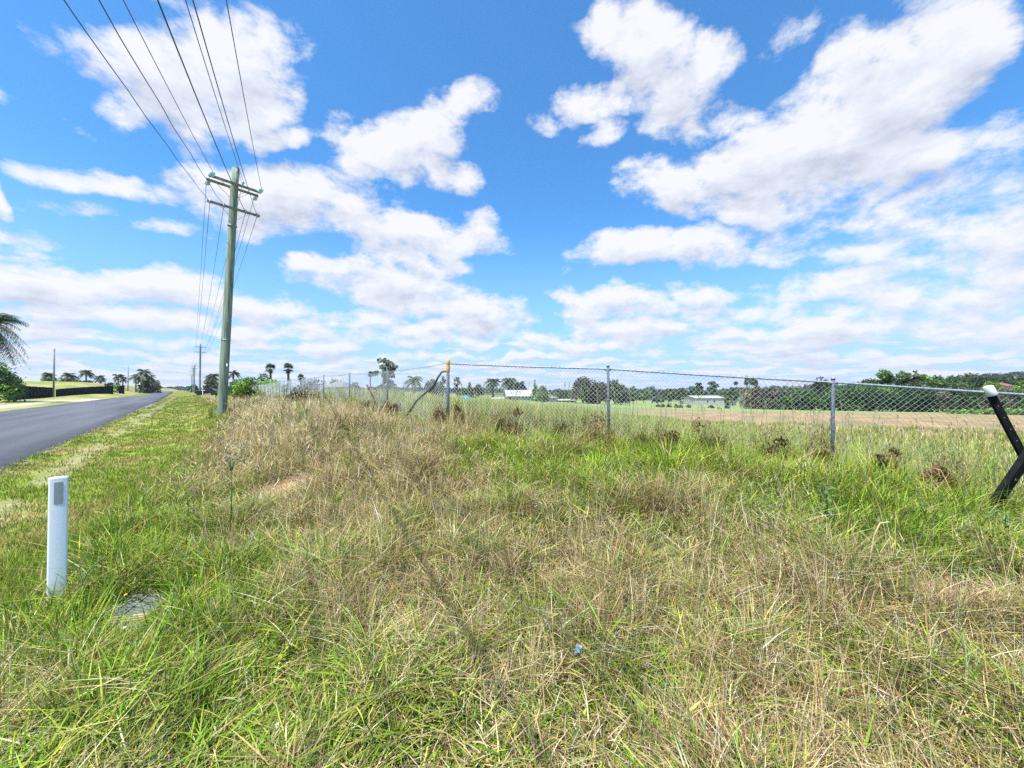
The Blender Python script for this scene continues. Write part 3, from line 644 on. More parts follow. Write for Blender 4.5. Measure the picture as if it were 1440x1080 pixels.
# ------------------------------------------------------------------ power poles and lines
ARM = Vector((.65, .76, 0)).normalized(); PERP = Vector((ARM.y, -ARM.x, 0))       # PERP points back towards the viewer side
INS = {'hv': (-.95, .28, .93), 'lv': (-.93, -.42, .42, .90)}
def power_pole(base, top, hv_z, lv_z, label, group, double, r0=.195, r1=.150, name='power_pole', arm_len=2.05):
    e = empty(name, base); tag(e, label, 'power pole', group)
    b = Vector(base); t = Vector(top)-b
    def ctr(z): return t*((z-b.z)/t.z)
    n = 14; pts = [t*(k/n) for k in range(-1, n+1)]; rad = [r0+.02]+[r0*(1-k/n)+r1*k/n for k in range(n+1)]
    pts[0] = Vector((0, 0, -.8)); rad = [x*(1+.012*math.sin(i*2.1)) for i, x in enumerate(rad)]
    MB().tube(pts, rad, 20).build('shaft', M_POLE, e)
    L = arm_len/2
    pos = {'hv': [], 'lv': []}
    for key, z in (('hv', hv_z), ('lv', lv_z)):
        c = ctr(z); rr = r1+.01
        offs = (1, -1) if (key == 'hv' and double) else (1,)
        for sgn in offs:
            cc = c+PERP*sgn*(rr+.05)+Vector((0, 0, .015*sgn))
            MB().bar(cc-ARM*L, cc+ARM*L, .095, .10).build('crossarm', M_ARM, e, bevel=.008)
            m = MB()
            for d in (-.62, .62):
                m.bar(cc+ARM*d+PERP*sgn*.055-Vector((0, 0, .03)), cc+PERP*sgn*(.06)+ARM*.03*(1 if d > 0 else -1)-Vector((0, 0, .55)), .035, .008)
            m.build('brace', M_STRAP, e)
        for d in INS[key]:
            p = c+PERP*(rr+.05)+ARM*d
            k = MB()
            if key == 'hv' and double and abs(d) > .5:
                for sg in (1, -1):
                    k = MB()
                    o = c+ARM*d+PERP*sg*(rr+.12)+Vector((0, 0, .0 if sg > 0 else -.02))
                    dv = (PERP*sg+Vector((0, 0, .28 if sg > 0 else -.35))).normalized()
                    for q in (.05, .17): k.tube([o+dv*q, o+dv*(q+.02), o+dv*(q+.035), o+dv*(q+.07)], [.04, .125, .115, .03], 12)
                    k.tube([o, o+dv*.30], .014, 6)
                    pos[key].append((sg, b+o+dv*.30)); k.build('insulator', M_GLASS, e)
                continue
            elif key == 'hv':
                o = p+Vector((0, 0, .05)); k.tube([o, o+Vector((0, 0, .09)), o+Vector((0, 0, .12)), o+Vector((0, 0, .19)), o+Vector((0, 0, .24))], [.02, .03, .075, .06, .03], 12)
                pos[key].append((0, b+o+Vector((0, 0, .25))))
            else:
                o = p+PERP*.05; k.tube([o+Vector((0, 0, .07)), o+Vector((0, 0, .10)), o-Vector((0, 0, .02)), o-Vector((0, 0, .07)), o-Vector((0, 0, .11))], [.02, .045, .05, .035, .02], 10)
                pos[key].append((0, b+o+Vector((0, 0, -.02))))
            k.build('insulator', M_GLASS if key == 'hv' else M_STRAP, e)
    if double:                                                       # bolts and a wire loop over the head of the pole
        k = MB(); c = ctr(hv_z+.78)
        lp = [c+PERP*.165+Vector((0, 0, -.25)), c+PERP*.15+ARM*.10+Vector((0, 0, -.05)), c+ARM*.155+Vector((0, 0, -.1)), ctr(hv_z)+ARM*.20+PERP*.1+Vector((0, 0, .3)), ctr(hv_z)+ARM*.28+PERP*.2+Vector((0, 0, .25))]
        k.tube(lp, .010, 6); k.build('jumper_wire', M_CABLE, e)
        MB().tube([t+Vector((0, 0, 0)), t+Vector((0, 0, .02))], [r1+.006, r1-.01], 18).build('pole_cap', M_STRAP, e)
        MB().quad_box(ctr(2.75)+PERP*.192+ARM*.05, (.035, .012, .06)).build('number_plate', M_WHITEP, e)
        for z in (3.9, lv_z-.75): MB().tube([ctr(z), ctr(z+.03)], r0*1.005, 22).build('metal_band', M_STRAP, e)
        pl = MB(); c = Vector((0, 0, 1.55))+PERP*.197; pl.quad_box(c+ARM*.02, (.03, .03, .04)); pl.build('tag_plate', M_YEL, e)
        for z in (lv_z-.1, hv_z-.12): MB().tube([ctr(z)-PERP*.2, ctr(z)+PERP*.235], .012, 6).build('bolt', M_STRAP, e)
    return pos
def pole_at(px, Y, ytop, lean=0, base_extra=0):
    x, y = at(px, Y); z = H(x, y); return (x, y, z-.05), (x+lean, y, zof(ytop, Y))
P = []
bx, by = at(312, 18); base = (bx, by, H(bx, by)-.02); top = ((328-CX)/F*18, 18.0, zof(234, 18))
P.append(power_pole(base, top, 11.13, 9.98, 'tall green-tinged timber power pole with double upper crossarm, nearest of the line', 'timber power poles along the road', True))
FAR = [(281, 86, 483, 'second nearest power pole, slim grey-green, standing behind the big pole on the verge'),
       (273.4, 156, 512, 'distant power pole with two crossarms, taller of the thin pair left of the second pole'),
       (271.3, 176, 515.5, 'distant power pole, shorter and left of the thin pair beside the dark bush'),
       (269.3, 270, 527, 'farthest and smallest power pole, rising behind the round dark bush')]
for i, (px, Y, yt, lab) in enumerate(FAR):
    b, t = pole_at(px, Y, yt)
    P.append(power_pole(b, t, t[2]-.8, t[2]-1.95, lab, 'timber power poles along the road', False, .20, .15))
# spur pole by the shrubs
b, t = pole_at(290.2, 100, 530)
e = empty('service_pole', b); tag(e, 'short grey pole with one small crossarm in front of the brown shrubs', 'pole')
MB().tube([(0, 0, -.5), (0, 0, t[2]-b[2])], [.11, .085], 10).build('shaft', M_ARM, e)
MB().bar((-1.0, 0, t[2]-b[2]-.25), (.1, .1, t[2]-b[2]-.25), .09, .09).build('crossarm', M_ARM, e)

def catenary(a, b, sag, n=24):
    a = Vector(a); b = Vector(b); return [a.lerp(b, k/n)-Vector((0, 0, 4*sag*(k/n)*(1-k/n))) for k in range(n+1)]
WD = Vector((.508, -.861, 0)).normalized()
names = ['upper left', 'upper middle', 'upper right', 'lower far left', 'lower inner left', 'lower inner right', 'lower far right']
def line_pts(i, near_side):
    pp = P[i]; hv = pp['hv']; 
    if len(hv) == 5:
        sel = 1 if near_side else -1
        h = [p for s_, p in hv if s_ == sel or s_ == 0]
    else: h = [p for s_, p in hv]
    return h+[p for s_, p in pp['lv']]
near = line_pts(0, True); away = line_pts(0, False); 
for k in range(7):
    m = MB(); p0 = near[k]; pts = []
    slope = .215-.012*(k < 3)
    wob = [0, 0, 0, .03, .05, .0, .0][k]
    for q in range(41):
        s = 56*(q/40)**1.6
        pts.append(p0+WD*s+Vector((0, 0, -slope*s+.0019*s*s+wob*math.sin(s*1.9)*.6)))
    m.tube(pts, .0095 if k != 5 else .0125, 5)
    x = away[k]; seq = [p0, x] if (x-p0).length > .05 else [p0]
    pts = list(seq)
    for j in range(1, len(P)):
        nx = line_pts(j, True)[k]; c = catenary(pts[-1], nx, 1.3 if j == 1 else .9, 28 if j == 1 else 10); pts += c[1:]
    if (pts[1]-pts[0]).length < 1e-4: pts = pts[1:]
    m.tube(pts, .0095, 5)
    o = m.build('power_line', M_CABLE)
    tag(o, 'dark conductor on the %s insulator of the big pole' % names[k], 'power line', 'conductors of the power line')

# ------------------------------------------------------------------ chain link fence
def fence():
    e = empty('chain_link_fence', (C0[0], C0[1], H(*C0)))
    tag(e, 'galvanised chain link fence across the bank, turning away at a post with a yellow top', 'fence')
    O = Vector(e.location)
    right = [C0+FT*3.0*k for k in range(5)]; rtop = [2.145, 1.985, 1.745, 1.50, 1.28]
    left = [C0+RD*2.93*k for k in range(0, 11)]; ltop = [2.145, 2.10, 2.12, 2.14, 2.12, 2.10, 2.08, 2.05, 2.0, 2.0, 2.0]
    def V3(p, z): return Vector((p[0], p[1], z))-O
    for k, (p, z) in enumerate(zip(right, rtop)):
        g = H(*p)-.3; r = .029 if k == 0 else .0215
        tilt = [0, -.01, .035, .02, 0][k]
        po = MB().tube([V3(p, g)-Vector((tilt*1.0, 0, 0)), V3(p, z)], r, 14).build('post', M_GALVOLD, e)
        MB().tube([V3(p, z-.005), V3(p, z+.012), V3(p, z+.03)], [r+.004, r+.004, r*.6], 14).build('post_cap', M_GALV, po)
        if k:
            for q in range(4):
                zz = z-.25-.3*q; MB().tube([V3(p, zz)+Vector((math.cos(a)*(r+.003), math.sin(a)*(r+.003), 0)) for a in np.linspace(0, 6.28, 9)], .003, 4, cap=False).build('tie_wire', M_WIREM, po)
    for k, (p, z) in enumerate(zip(left, ltop)):
        if k == 0: continue
        g = H(*p)-.3
        MB().tube([V3(p, g), V3(p, z)], .0215, 10).build('post', M_GALVOLD, e)
    # top rail of the near run
    pts = []
    for k in range(4):
        a, b = V3(right[k], rtop[k]-.045), V3(right[k+1], rtop[k+1]-.045)
        for q in range(6): pts.append(a.lerp(b, q/6)+Vector((0, 0, -.008*math.sin(math.pi*q/6))))
    m = MB().tube(pts, .0145, 10)
    for k in (1, 2, 3): c = V3(right[k], rtop[k]-.05); m.tube([c-Vector((FT[0], FT[1], 0))*.05, c+Vector((FT[0], FT[1], 0))*.05], .0225, 10)
    m.build('top_rail', M_GALV, e)
    # mesh panels
    def panel(m, a, za, b, zb, h, sagy, wr):
        L = float(np.hypot(*(b-a))); d = (b-a)/L; p = .0707*1.0; h = round(h/(p))*p
        ga, gb = za, zb
        def pt(u, v):
            f = u/L; zt = za+(zb-za)*f-sagy*4*f*(1-f)
            x = a[0]+d[0]*u; y = a[1]+d[1]*u
            wv = .012*math.sin(u*5.3+v*3)
            return Vector((x-d[1]*wv, y+d[0]*wv, zt-v))-O
        nn = int((L+h)/p)
        for i in range(-int(h/p)-1, int(L/p)+1):
            for sg in (1, -1):
                u0 = i*p if sg == 1 else i*p+h
                # line u = u0 + sg*v
                v0, v1 = 0, h
                if sg == 1: v0 = max(0, -u0); v1 = min(h, L-u0)
                else: v0 = max(0, u0-L); v1 = min(h, u0)
                if v1-v0 < .01: continue
                n = 3; m.tube([pt(u0+sg*(v0+(v1-v0)*q/n), v0+(v1-v0)*q/n)+Vector((d[1], -d[0], 0))*(.003*sg) for q in range(n+1)], wr, 3, cap=False, smooth=False)
        i = 0
        while i*p < L:                                              # knuckled selvedge standing above the rail
            u = i*p; m.tube([pt(u-.010, .01), pt(u, -.022), pt(u+.012, .012)], wr*.9, 3, cap=False, smooth=False); i += 1
    m = MB()
    for k in range(4): panel(m, right[k], rtop[k]-.045+.018, right[k+1], rtop[k+1]-.045+.018, 1.5, .008, .0019)
    m.build('wire_mesh', M_WIREM, e)
    m = MB()
    for k in range(10): panel(m, left[k], ltop[k]-.04, left[k+1], ltop[k+1]-.04, 1.42, .03, .0019)
    m.build('wire_mesh', M_WIREM, e)
    # strained top and bottom wires
    m = MB()
    for k in range(10):
        a, b = V3(left[k], ltop[k]-.03), V3(left[k+1], ltop[k+1]-.03)
        m.tube([a.lerp(b, q/6)+Vector((0, 0, -.03*math.sin(math.pi*q/6))) for q in range(7)], .003, 4)
    m.build('strain_wire', M_GALVOLD, e)
    m = MB()
    for k in range(4):
        for dz in (.95, 1.42):
            a, b = V3(right[k], rtop[k]-dz), V3(right[k+1], rtop[k+1]-dz); m.tube([a, (a+b)/2-Vector((0, 0, .02)), b], .0025, 4)
    m.build('strain_wire', M_GALVOLD, e)
    # yellow taped head of the corner post and the stay
    c = V3(C0, 2.145); m = MB()
    m.tube([c+Vector((0, 0, .035)), c+Vector((.002, 0, .03)), c+Vector((0, 0, -.05)), c+Vector((-.004, 0, -.07)), c+Vector((0, 0, -.10)), c+Vector((-.003, 0, -.20)), c+Vector((0, 0, -.215))],
           [.024, .037, .040, .033, .038, .035, .030], 14)
    st = Vector((RD[0], RD[1], 0)); m.tube([c+Vector((0, 0, -.17)), c+st*.10+Vector((0, 0, -.175)), c+st*.15+Vector((0, 0, -.185))], [.035, .032, .026], 10)
    m.build('yellow_tape_wrap', M_YEL, e)
    a = C0+RD*2.15; end = V3(a, H(*a)+.0)
    m = MB().tube([c+st*.10+Vector((0, 0, -.175)), c+st*.24+Vector((0, 0, -.20)), c+st*.36+Vector((0, 0, -.28)), c+st*.55+Vector((0, 0, -.45)), c.lerp(end, .62)+Vector((0, 0, .05)), end], .021, 10)
    m.build('brace', M_BRACE, e)
fence()
px, py = at(521, 10.2); zb = H(px, py)
o = MB().bar((px-.10, py, zof(541, 10.2)), (px+.17, py+.05, zof(570, 10.2)), .03, .03).build('leaning_picket', M_RUST)
tag(o, 'short rusty red steel picket leaning behind the left run of wire mesh', 'fence picket')

# ------------------------------------------------------------------ guide post
def guide_post():
    x, y = -3.31, 2.84; z = H(x, y); e = empty('guide_post', (x, y, z)); tag(e, 'white roadside guide post with a grey reflector, standing in the lush grass', 'guide post')
    W, T = Vector((.766, .643, 0)), Vector((.643, -.766, 0))          # across the face, and towards the viewer
    h = .965-z+.005; n = 10; m = MB(); prof = []
    for k in range(n+1):
        u = -1+2*k/n; prof.append((u*.049, .004*(1-u*u)))
    outer = [W*a+T*b for a, b in prof]; inner = [W*a*.97+T*(b-.004) for a, b in prof][::-1]
    ring = outer+inner; c = len(ring); zs = [-.3, .2, .5, h-.02, h]
    vs = [p+Vector((0, 0, zz)) for zz in zs for p in ring]
    for i, p in enumerate(ring):                                      # gently domed top
        kk = i if i <= n else 2*n+1-i; u = -1+2*kk/n; vs[4*c+i] += Vector((0, 0, -.003-.006*u*u+.003*(u > 0)*abs(u)))
    fs = [(j*c+i, j*c+(i+1) % c, (j+1)*c+(i+1) % c, (j+1)*c+i) for j in range(4) for i in range(c)]
    fs += [(4*c+i, 4*c+i+1, 4*c+2*n-i, 4*c+2*n+1-i) for i in range(n)]
    m.poly(vs, fs); m.sm = [len(f) == 4 and i < 4*c for i, f in enumerate(m.f)]
    m.build('blade', M_WHITEP, e)
    m = MB(); q = []
    for k in range(7):
        u = -.46+.92*k/6; a = u*.049+.001; b = .004*(1-u*u)+.0015
        q.append(W*a+T*b)
    top, bot = h-.045, h-.205
    vs = [p+Vector((0, 0, zz)) for zz in (bot, top) for p in q]
    m.poly(vs, [(i, i+1, 8+i, 7+i) for i in range(6)]); m.sm = [True]*6
    m.build('reflector', M_REFL, e)
guide_post()

# ------------------------------------------------------------------ drain grate in the grass
def grate():
    x, y = -2.66, 2.74; z = H(x, y)+.045; e = empty('drain_grate', (x, y, z), R(14)); tag(e, 'small louvred steel drain grate with a broken brown concrete lip, half buried in grass', 'drain grate')
    m = MB(); w, d = .17, .16
    for k in range(15):
        yy = -.02+d*2*k/15-.06; m.quad_box((-.015, yy, .010), (w, .0035, .012), Matrix.Rotation(R(32), 3, 'X'))
    m.build('slats', M_GRATE, e)
    m = MB(); 
    for sx in (-1, 0, 1): m.quad_box((-.015+sx*w, .085, .013), (.006, .155, .014))
    m.quad_box((-.015, .242, .012), (w+.006, .006, .016)); m.build('frame', M_GRATE, e)
    m = MB()
    for k, yy in enumerate((-.098, -.122, -.148)): m.quad_box((.03, yy, .014-.004*k), (.13, .008, .012), Matrix.Rotation(R(2*k-2), 3, 'Z'))
    m.build('batten', M_TIMB, e, bevel=.003)
    m = MB(); r = random.Random(4); pts = []
    for k in range(9): pts.append((-.12+.035*k, -.175+r.uniform(-.008, .01), -.07+r.uniform(-.012, .006)))
    t = [(p[0], -.160, .010+r.uniform(-.004, .003)) for p in pts]; b2 = [(p[0], -.02, -.07) for p in pts]
    m.poly(pts+t+b2, [(i, i+1, 10+i, 9+i) for i in range(8)]+[(i+1, i, 18+i, 19+i) for i in range(8)]+[(0, 9, 18), (17, 8, 26)]); m.build('lip', M_CONC, e)
    m = MB()
    for c, hh in (((0, .27, -.06), (.22, .02, .065)), ((-.21, .08, -.065), (.02, .19, .06)), ((.185, .08, -.065), (.02, .19, .06))): m.quad_box(c, hh)
    m.build('surround', M_CONC, e, bevel=.006)
grate()

# ------------------------------------------------------------------ two black steel sections crossed against the fence
def steel(name, a, b, w, t, label, across, cap=False, holes=8):
    a = Vector(a); b = Vector(b); e = empty(name, a); tag(e, label, 'steel post')
    d = b-a; z = d.normalized(); x = Vector(across); x -= z*x.dot(z); x.normalize(); y = z.cross(x)
    if y.y > 0: y = -y
    M = Matrix((x, y, z)).transposed(); m = MB()
    m.quad_box(d/2, (w/2, t/2, d.length/2), M)                       # face plate with two return flanges
    for sg in (-1, 1): m.quad_box(d/2+x*sg*(w/2-t/2)-y*(w*.22+t/2+.0005), (t/2-.0003, w*.22, d.length/2-.001), M)
    m.build('channel', M_BLACK, e)
    for k in range(holes):
        c = z*(d.length*(.12+.80*k/holes))+y*(t/2-.001)
        MB().tube([c, c+y*.0025], w*.055, 8).build('rivet', M_HOLE, e)
    if cap:
        m = MB(); m.tube([-z*.055, -z*.05, z*.055, z*.06], [w*.5, w*.62, w*.66, w*.62], 16)
        m.build('cap', M_CAP, e)
    return e
steel('steel_post', (5.55, 4.50, 1.59), (6.16, 4.38, .10), .070, .006, 'black steel post leaning right with a dull white plastic cap on top', (1, -.2, 0), cap=True, holes=9)
steel('steel_post', (5.31, 4.40, .045), (6.32, 4.33, 1.62), .115, .006, 'wide black steel channel leaning up to the right behind the capped post', (1, .2, 0), holes=7)

# ------------------------------------------------------------------ leaf cloud crowns
def leaf_cloud(name, centres, radii, n, size, cols, mat, parent, flat=0.0, seed=0, shell=.55, cvar=.16, squash=1.0, elong=1.0):
    """n small rhombic leaves scattered through a set of lumps; each lump has its own tone"""
    g = np.random.default_rng(seed); centres = np.asarray(centres, float); radii = np.asarray(radii, float)
    wt = radii**2; idx = g.choice(len(centres), n, p=wt/wt.sum())
    v = g.normal(0, 1, (n, 3)); v /= np.linalg.norm(v, axis=1)[:, None]
    rr = (shell+(1-shell)*g.random(n)**.6)*radii[idx]*(1+.12*g.normal(0, 1, n))
    c = centres[idx]+v*rr[:, None]*np.array([1, 1, squash])
    a = g.normal(0, 1, (n, 3)); nrm = v*.6+a*.7; nrm /= np.linalg.norm(nrm, axis=1)[:, None]
    t = np.cross(nrm, g.normal(0, 1, (n, 3))); t /= np.linalg.norm(t, axis=1)[:, None]+1e-9; b = np.cross(nrm, t)
    if elong > 1: t[:, 2] = t[:, 2]*1.5-.6; t /= np.linalg.norm(t, axis=1)[:, None]
    s = size*(.6+.8*g.random(n))[:, None]
    V = np.stack([c-t*s*elong, c+b*s*.55, c+t*s*elong, c-b*s*.55], 1).reshape(-1, 3)
    cols = np.asarray(cols, float); lc = cols[g.integers(0, len(cols), len(centres))]*(1+g.normal(0, cvar, (len(centres), 1)))
    C = lc[idx]*(1+g.normal(0, .2, (n, 1))); C = np.clip(C, .006, .7)
    return np_mesh(name, V, [np.arange(4*n).reshape(n, 4)], mat, np.repeat(C, 4, 0), parent)

G_DARK = [(.050,.095,.028), (.070,.125,.036), (.060,.105,.042)]
G_MID = [(.090,.170,.040), (.130,.215,.052), (.105,.175,.056)]
G_LIGHT = [(.220,.370,.060), (.280,.420,.080), (.190,.330,.060)]
G_GREY = [(.125,.155,.090), (.165,.200,.115), (.110,.140,.078)]
G_BROWN = [(.145,.125,.072), (.175,.155,.090), (.105,.118,.062)]
G_HEDGE = [(.080,.160,.036), (.120,.215,.046), (.090,.160,.042), (.060,.120,.032)]

def tree(kind, label, px, Y, ytop, wpx, pal, cat='tree', group=None, seed=0, name='tree', dens=1.0, ybase=None, leaf=None, lumps=None):
    x, y = at(px, Y); g = H(x, y); zt = zof(ytop, Y); h = max(zt-g, .5); w = wpx/F*Y
    if ybase is not None: g0 = zof(ybase, Y)
    e = empty(name, (x, y, g-.03)); tag(e, label, cat, group); r = random.Random(seed*7+1)
    ls = leaf or max(.05, Y*.0034)
    area = (w*h)*(388/Y)**2; n = int(max(60, min(5200, area*2.1*dens)))
    cs, rs = [], []
    trunk = MB()
    if kind == 'bush':
        k = lumps or int(max(7, min(26, 8+w/h*5)))
        for i in range(k):
            a = r.uniform(0, 6.28); q = math.sqrt(r.random()); ux = math.cos(a)*q; uy = math.sin(a)*q
            env = math.sqrt(max(.05, 1-ux*ux*.85)); rad = h*r.uniform(.20, .32)
            zc = r.uniform(.18, .98)*(h*env-rad*.8) if i > 3 else h*env*r.uniform(.7, .95)-rad*.6
            cs.append((ux*(w/2-rad*.6), uy*(w/2)*.7, max(rad*.5, zc))); rs.append(rad)
        cs.append((r.uniform(-.15, .15)*w, 0, h-h*.22)); rs.append(h*.22)
        trunk.tube([(0, 0, -.2), (0.02*h, 0, h*.55)], [.03*h+.02, .015*h+.01], 7)
        for i in range(4):
            a = r.uniform(0, 6.28); trunk.tube([(0, 0, .02*h), (math.cos(a)*w*.2, math.sin(a)*w*.15, h*.6)], [.02*h+.01, .008*h+.006], 5)
    elif kind in ('round', 'gum', 'dead'):
        tb = h*(.30 if kind == 'round' else .42); k = lumps or (16 if kind == 'round' else 15)
        trunk.tube([(0, 0, -.2), (.01*h, 0, tb*.5), (-.02*h, .01*h, tb), (.0, 0, h*.72)], [.035*h, .028*h, .022*h, .008*h], 9)
        for i in range(k):
            a = r.uniform(0, 6.28); q = math.sqrt(r.random()); f = r.uniform(0, 1)
            rad = (h-tb)*(r.uniform(.17, .27) if kind == 'round' else r.uniform(.07, .14))
            env = math.sin(math.pi*min(.95, .22+.72*f))**.6; X = math.cos(a)*q*(w/2-rad*.7)*env; Yy = math.sin(a)*q*w*.38*env; Z = tb*(.85 if kind == 'round' else 1)+f*(h-tb-rad)
            if i == 0: X, Yy, Z = 0, 0, h-rad
            cs.append((X, Yy, Z)); rs.append(rad)
            if i < 9: trunk.tube([(-.01*h, 0, tb*r.uniform(.7, 1.05)), (X*.5, Yy*.5, tb+(Z-tb)*.45+.02*h), (X, Yy, Z)], [.016*h, .010*h, .004*h], 5)
        if kind == 'gum': n = int(n*.40)
        if kind == 'dead': n = int(n*.18)
    elif kind == 'cone':
        for i in range(lumps or 18):
            f = r.random(); rad = w*.5*(1-f)*.55+w*.10; a = r.uniform(0, 6.28); q = (w*.5*(1-f)**.8)*.6
            cs.append((math.cos(a)*q, math.sin(a)*q, .08*h+f*(h-rad-.08*h))); rs.append(rad)
        cs.append((0, 0, h-w*.12)); rs.append(w*.12); trunk.tube([(0, 0, -.2), (0, 0, h*.8)], [.03*h, .01*h], 7)
    trunk.build('trunk', M_BARK, e)
    leaf_cloud('crown', cs, rs, n, ls, pal, LEAFM, e, seed=seed, squash=.85 if kind != 'cone' else 1.2, cvar=.22, elong=1.0 if kind != 'gum' else 1.2)
    return e

def palm(label, px, Y, ytop, wpx, seed=0, fan=False, trunk_r=.16, group=None, nf=22, pal=(.075,.115,.040), elmin=-.5, name='palm_tree', base=None, droop=1.0):
    x, y = at(px, Y); g = H(x, y) if base is None else base; zt = zof(ytop, Y); w = wpx/F*Y; h = zt-g
    e = empty(name, (x, y, g-.03)); tag(e, label, 'palm tree', group); r = random.Random(seed+3)
    L = w*.5*1.12; hc = h-L*(.42 if not fan else .62)
    MB().tube([(0, 0, -.2), (0, 0, .3), (.03*r.uniform(-1, 1)*h, 0, hc*.6), (0, 0, hc)], [trunk_r*1.4, trunk_r, trunk_r*.9, trunk_r*.8], 10).build('trunk', M_PBARK, e)
    V, Fc, C = [], [], []
    lw = max(.02, Y*.0011)
    def tri(a, b, c, col):
        i = len(V); V.extend([a, b, c]); Fc.append((i, i+1, i+2)); C.extend([col]*3)
    for k in range(nf):
        az = k*2.399+r.uniform(-.2, .2); el = r.uniform(elmin, 1.35) if not fan else r.uniform(-.6, 1.45)
        dr = Vector((math.cos(az), math.sin(az), 0)); top_ = Vector((0, 0, hc)); pts = []
        ll = L*r.uniform(.85, 1.05); tone = r.uniform(.75, 1.25)
        col = [q*tone for q in pal]
        if fan:
            st = top_+(dr*math.cos(el)+Vector((0, 0, math.sin(el))))*ll*.5
            ax = (dr*math.cos(el)+Vector((0, 0, math.sin(el)-.15))).normalized(); sd2 = ax.cross(Vector((0, 0, 1))).normalized(); up2 = sd2.cross(ax)
            tri(tuple(top_), tuple(st+sd2*lw*.5), tuple(st-sd2*lw*.5), col)
            for j in range(13):
                a = (j-6)/6*1.75; dv = (ax*math.cos(a)+sd2*math.sin(a)); tip = st+dv*ll*.52-Vector((0, 0, ll*.10*abs(a)))
                pw = dv.cross(up2).normalized()*lw*1.1
                tri(tuple(st-pw), tuple(st+pw), tuple(tip), col)
        else:
            n = 13
            for j in range(n+1):
                f = j/n; out = ll*f*math.cos(el*(1-.35*f)); zz = ll*(math.sin(el)*f-.62*droop*f**2.2*(1+.3*math.cos(el)))
                pts.append(top_+dr*max(out, .02)+Vector((0, 0, zz)))
            for j in range(n):
                a, b = pts[j], pts[j+1]; ax = (b-a).normalized(); sd2 = ax.cross(Vector((0, 0, 1))); sd2.normalize()
                wq = sd2*lw*.4; tri(tuple(a-wq), tuple(a+wq), tuple(b), col); 
                if j < 1: continue
                f = j/n; le = ll*.34*math.sin(math.pi*min(1, .18+.80*f))
                for q in range(2):
                    p = a.lerp(b, q*.5+r.random()*.3)
                    for sg in (-1, 1):
                        tip = p+sd2*sg*le*.75+ax*le*.55-Vector((0, 0, le*r.uniform(.25, .75)*droop)); tri(tuple(p-ax*lw*.9), tuple(p+ax*lw*.9), tuple(tip), col)
    np_mesh('crown', np.array(V), [np.array(Fc)], LEAFM, np.array(C)*1.5, e)
    if fan:                                                          # hanging skirt of old fronds
        V, Fc, C = [], [], []
        for k in range(60):
            az = r.uniform(0, 6.28); z0 = hc-r.uniform(0, L*.5); q = trunk_r; d = Vector((math.cos(az), math.sin(az), 0))
            a = Vector((0, 0, z0))+d*q; b = a+d*L*.22-Vector((0, 0, L*.35)); t = Vector((-d.y, d.x, 0))*lw
            tri(tuple(a-t), tuple(a+t), tuple(b), (.16,.125,.075))
        np_mesh('dead_frond_skirt', np.array(V), [np.array(Fc)], DEADM, np.array(C), e)
    return e

# ------------------------------------------------------------------ left side of the road
def colour_fence():
    # near wing runs from the frame edge to the timber pole; long wing recedes to the gap; short piece beyond
    segs = [((8, 54, 541.5), (76, 74, 545.5), 'dark sheet steel fence panel run at far left, behind the grassy drive', 14, 558.8, 560.5),
            ((79, 74.5, 547.5), (159.5, 92, 542.6), 'long dark sheet steel fence curving beside the road, right of the bare timber pole', 24, 560.3, 552.2),
            ((167, 96, 543.0), (175, 99, 541.0), 'short dark sheet steel fence piece beyond the gap with the small palm', 3, 551.0, 548.6)]
    for (p0, Y0, t0), (p1, Y1, t1), lab, n, b0, b1 in segs:
        a = Vector((*at(p0, Y0), 0)); b = Vector((*at(p1, Y1), 0)); e = empty('sheet_steel_fence', (a.x, a.y, H(a.x, a.y))); tag(e, lab, 'fence', 'dark sheet steel fences left of the road')
        O = Vector(e.location); sh = MB(); po = MB()
        for k in range(n):
            f0, f1 = k/n, (k+1)/n; q0, q1 = a.lerp(b, f0), a.lerp(b, f1)
            if '79' == str(p0):                                     # the long one bows away a little
                nrm = Vector((-(b-a).y, (b-a).x, 0)).normalized(); q0 = q0+nrm*1.2*math.sin(math.pi*f0)**1; q1 = q1+nrm*1.2*math.sin(math.pi*f1)
            zt0 = zof(t0, Y0)*(1-f0)+zof(t1, Y1)*f0; step = round((zt0)/.05)*.05
            zb = min(H(q0.x, q0.y), H(q1.x, q1.y))-.15
            d = (q1-q0); m = max(6, int(d.length/.2)); nr = Vector((-d.y, d.x, 0)).normalized()
            vs = []
            for j in range(m+1):
                p = q0.lerp(q1, j/m)+nr*(.02 if j % 2 else -.02); vs += [Vector((p.x, p.y, zb))-O, Vector((p.x, p.y, step))-O, Vector((p.x, p.y, zb))-O+nr*.012, Vector((p.x, p.y, step))-O+nr*.012]
            fs = []
            for j in range(m): i = 4*j; fs += [(i, i+4, i+5, i+1), (i+2, i+3, i+7, i+6), (i+1, i+5, i+7, i+3)]
            sh.poly(vs, fs)
            c = Vector((q0.x, q0.y, 0))-O; c.z = 0
            po.quad_box((c.x, c.y, (step+.05-O.z+zb-O.z)/2), (.04, .04, (step+.05-zb)/2))
            po.bar(Vector((q0.x, q0.y, step-.01))-O, Vector((q1.x, q1.y, step-.01))-O, .06, .06)
        sh.build('sheeting', M_FENCE, e); po.build('frame', M_FENCE, e)
colour_fence()
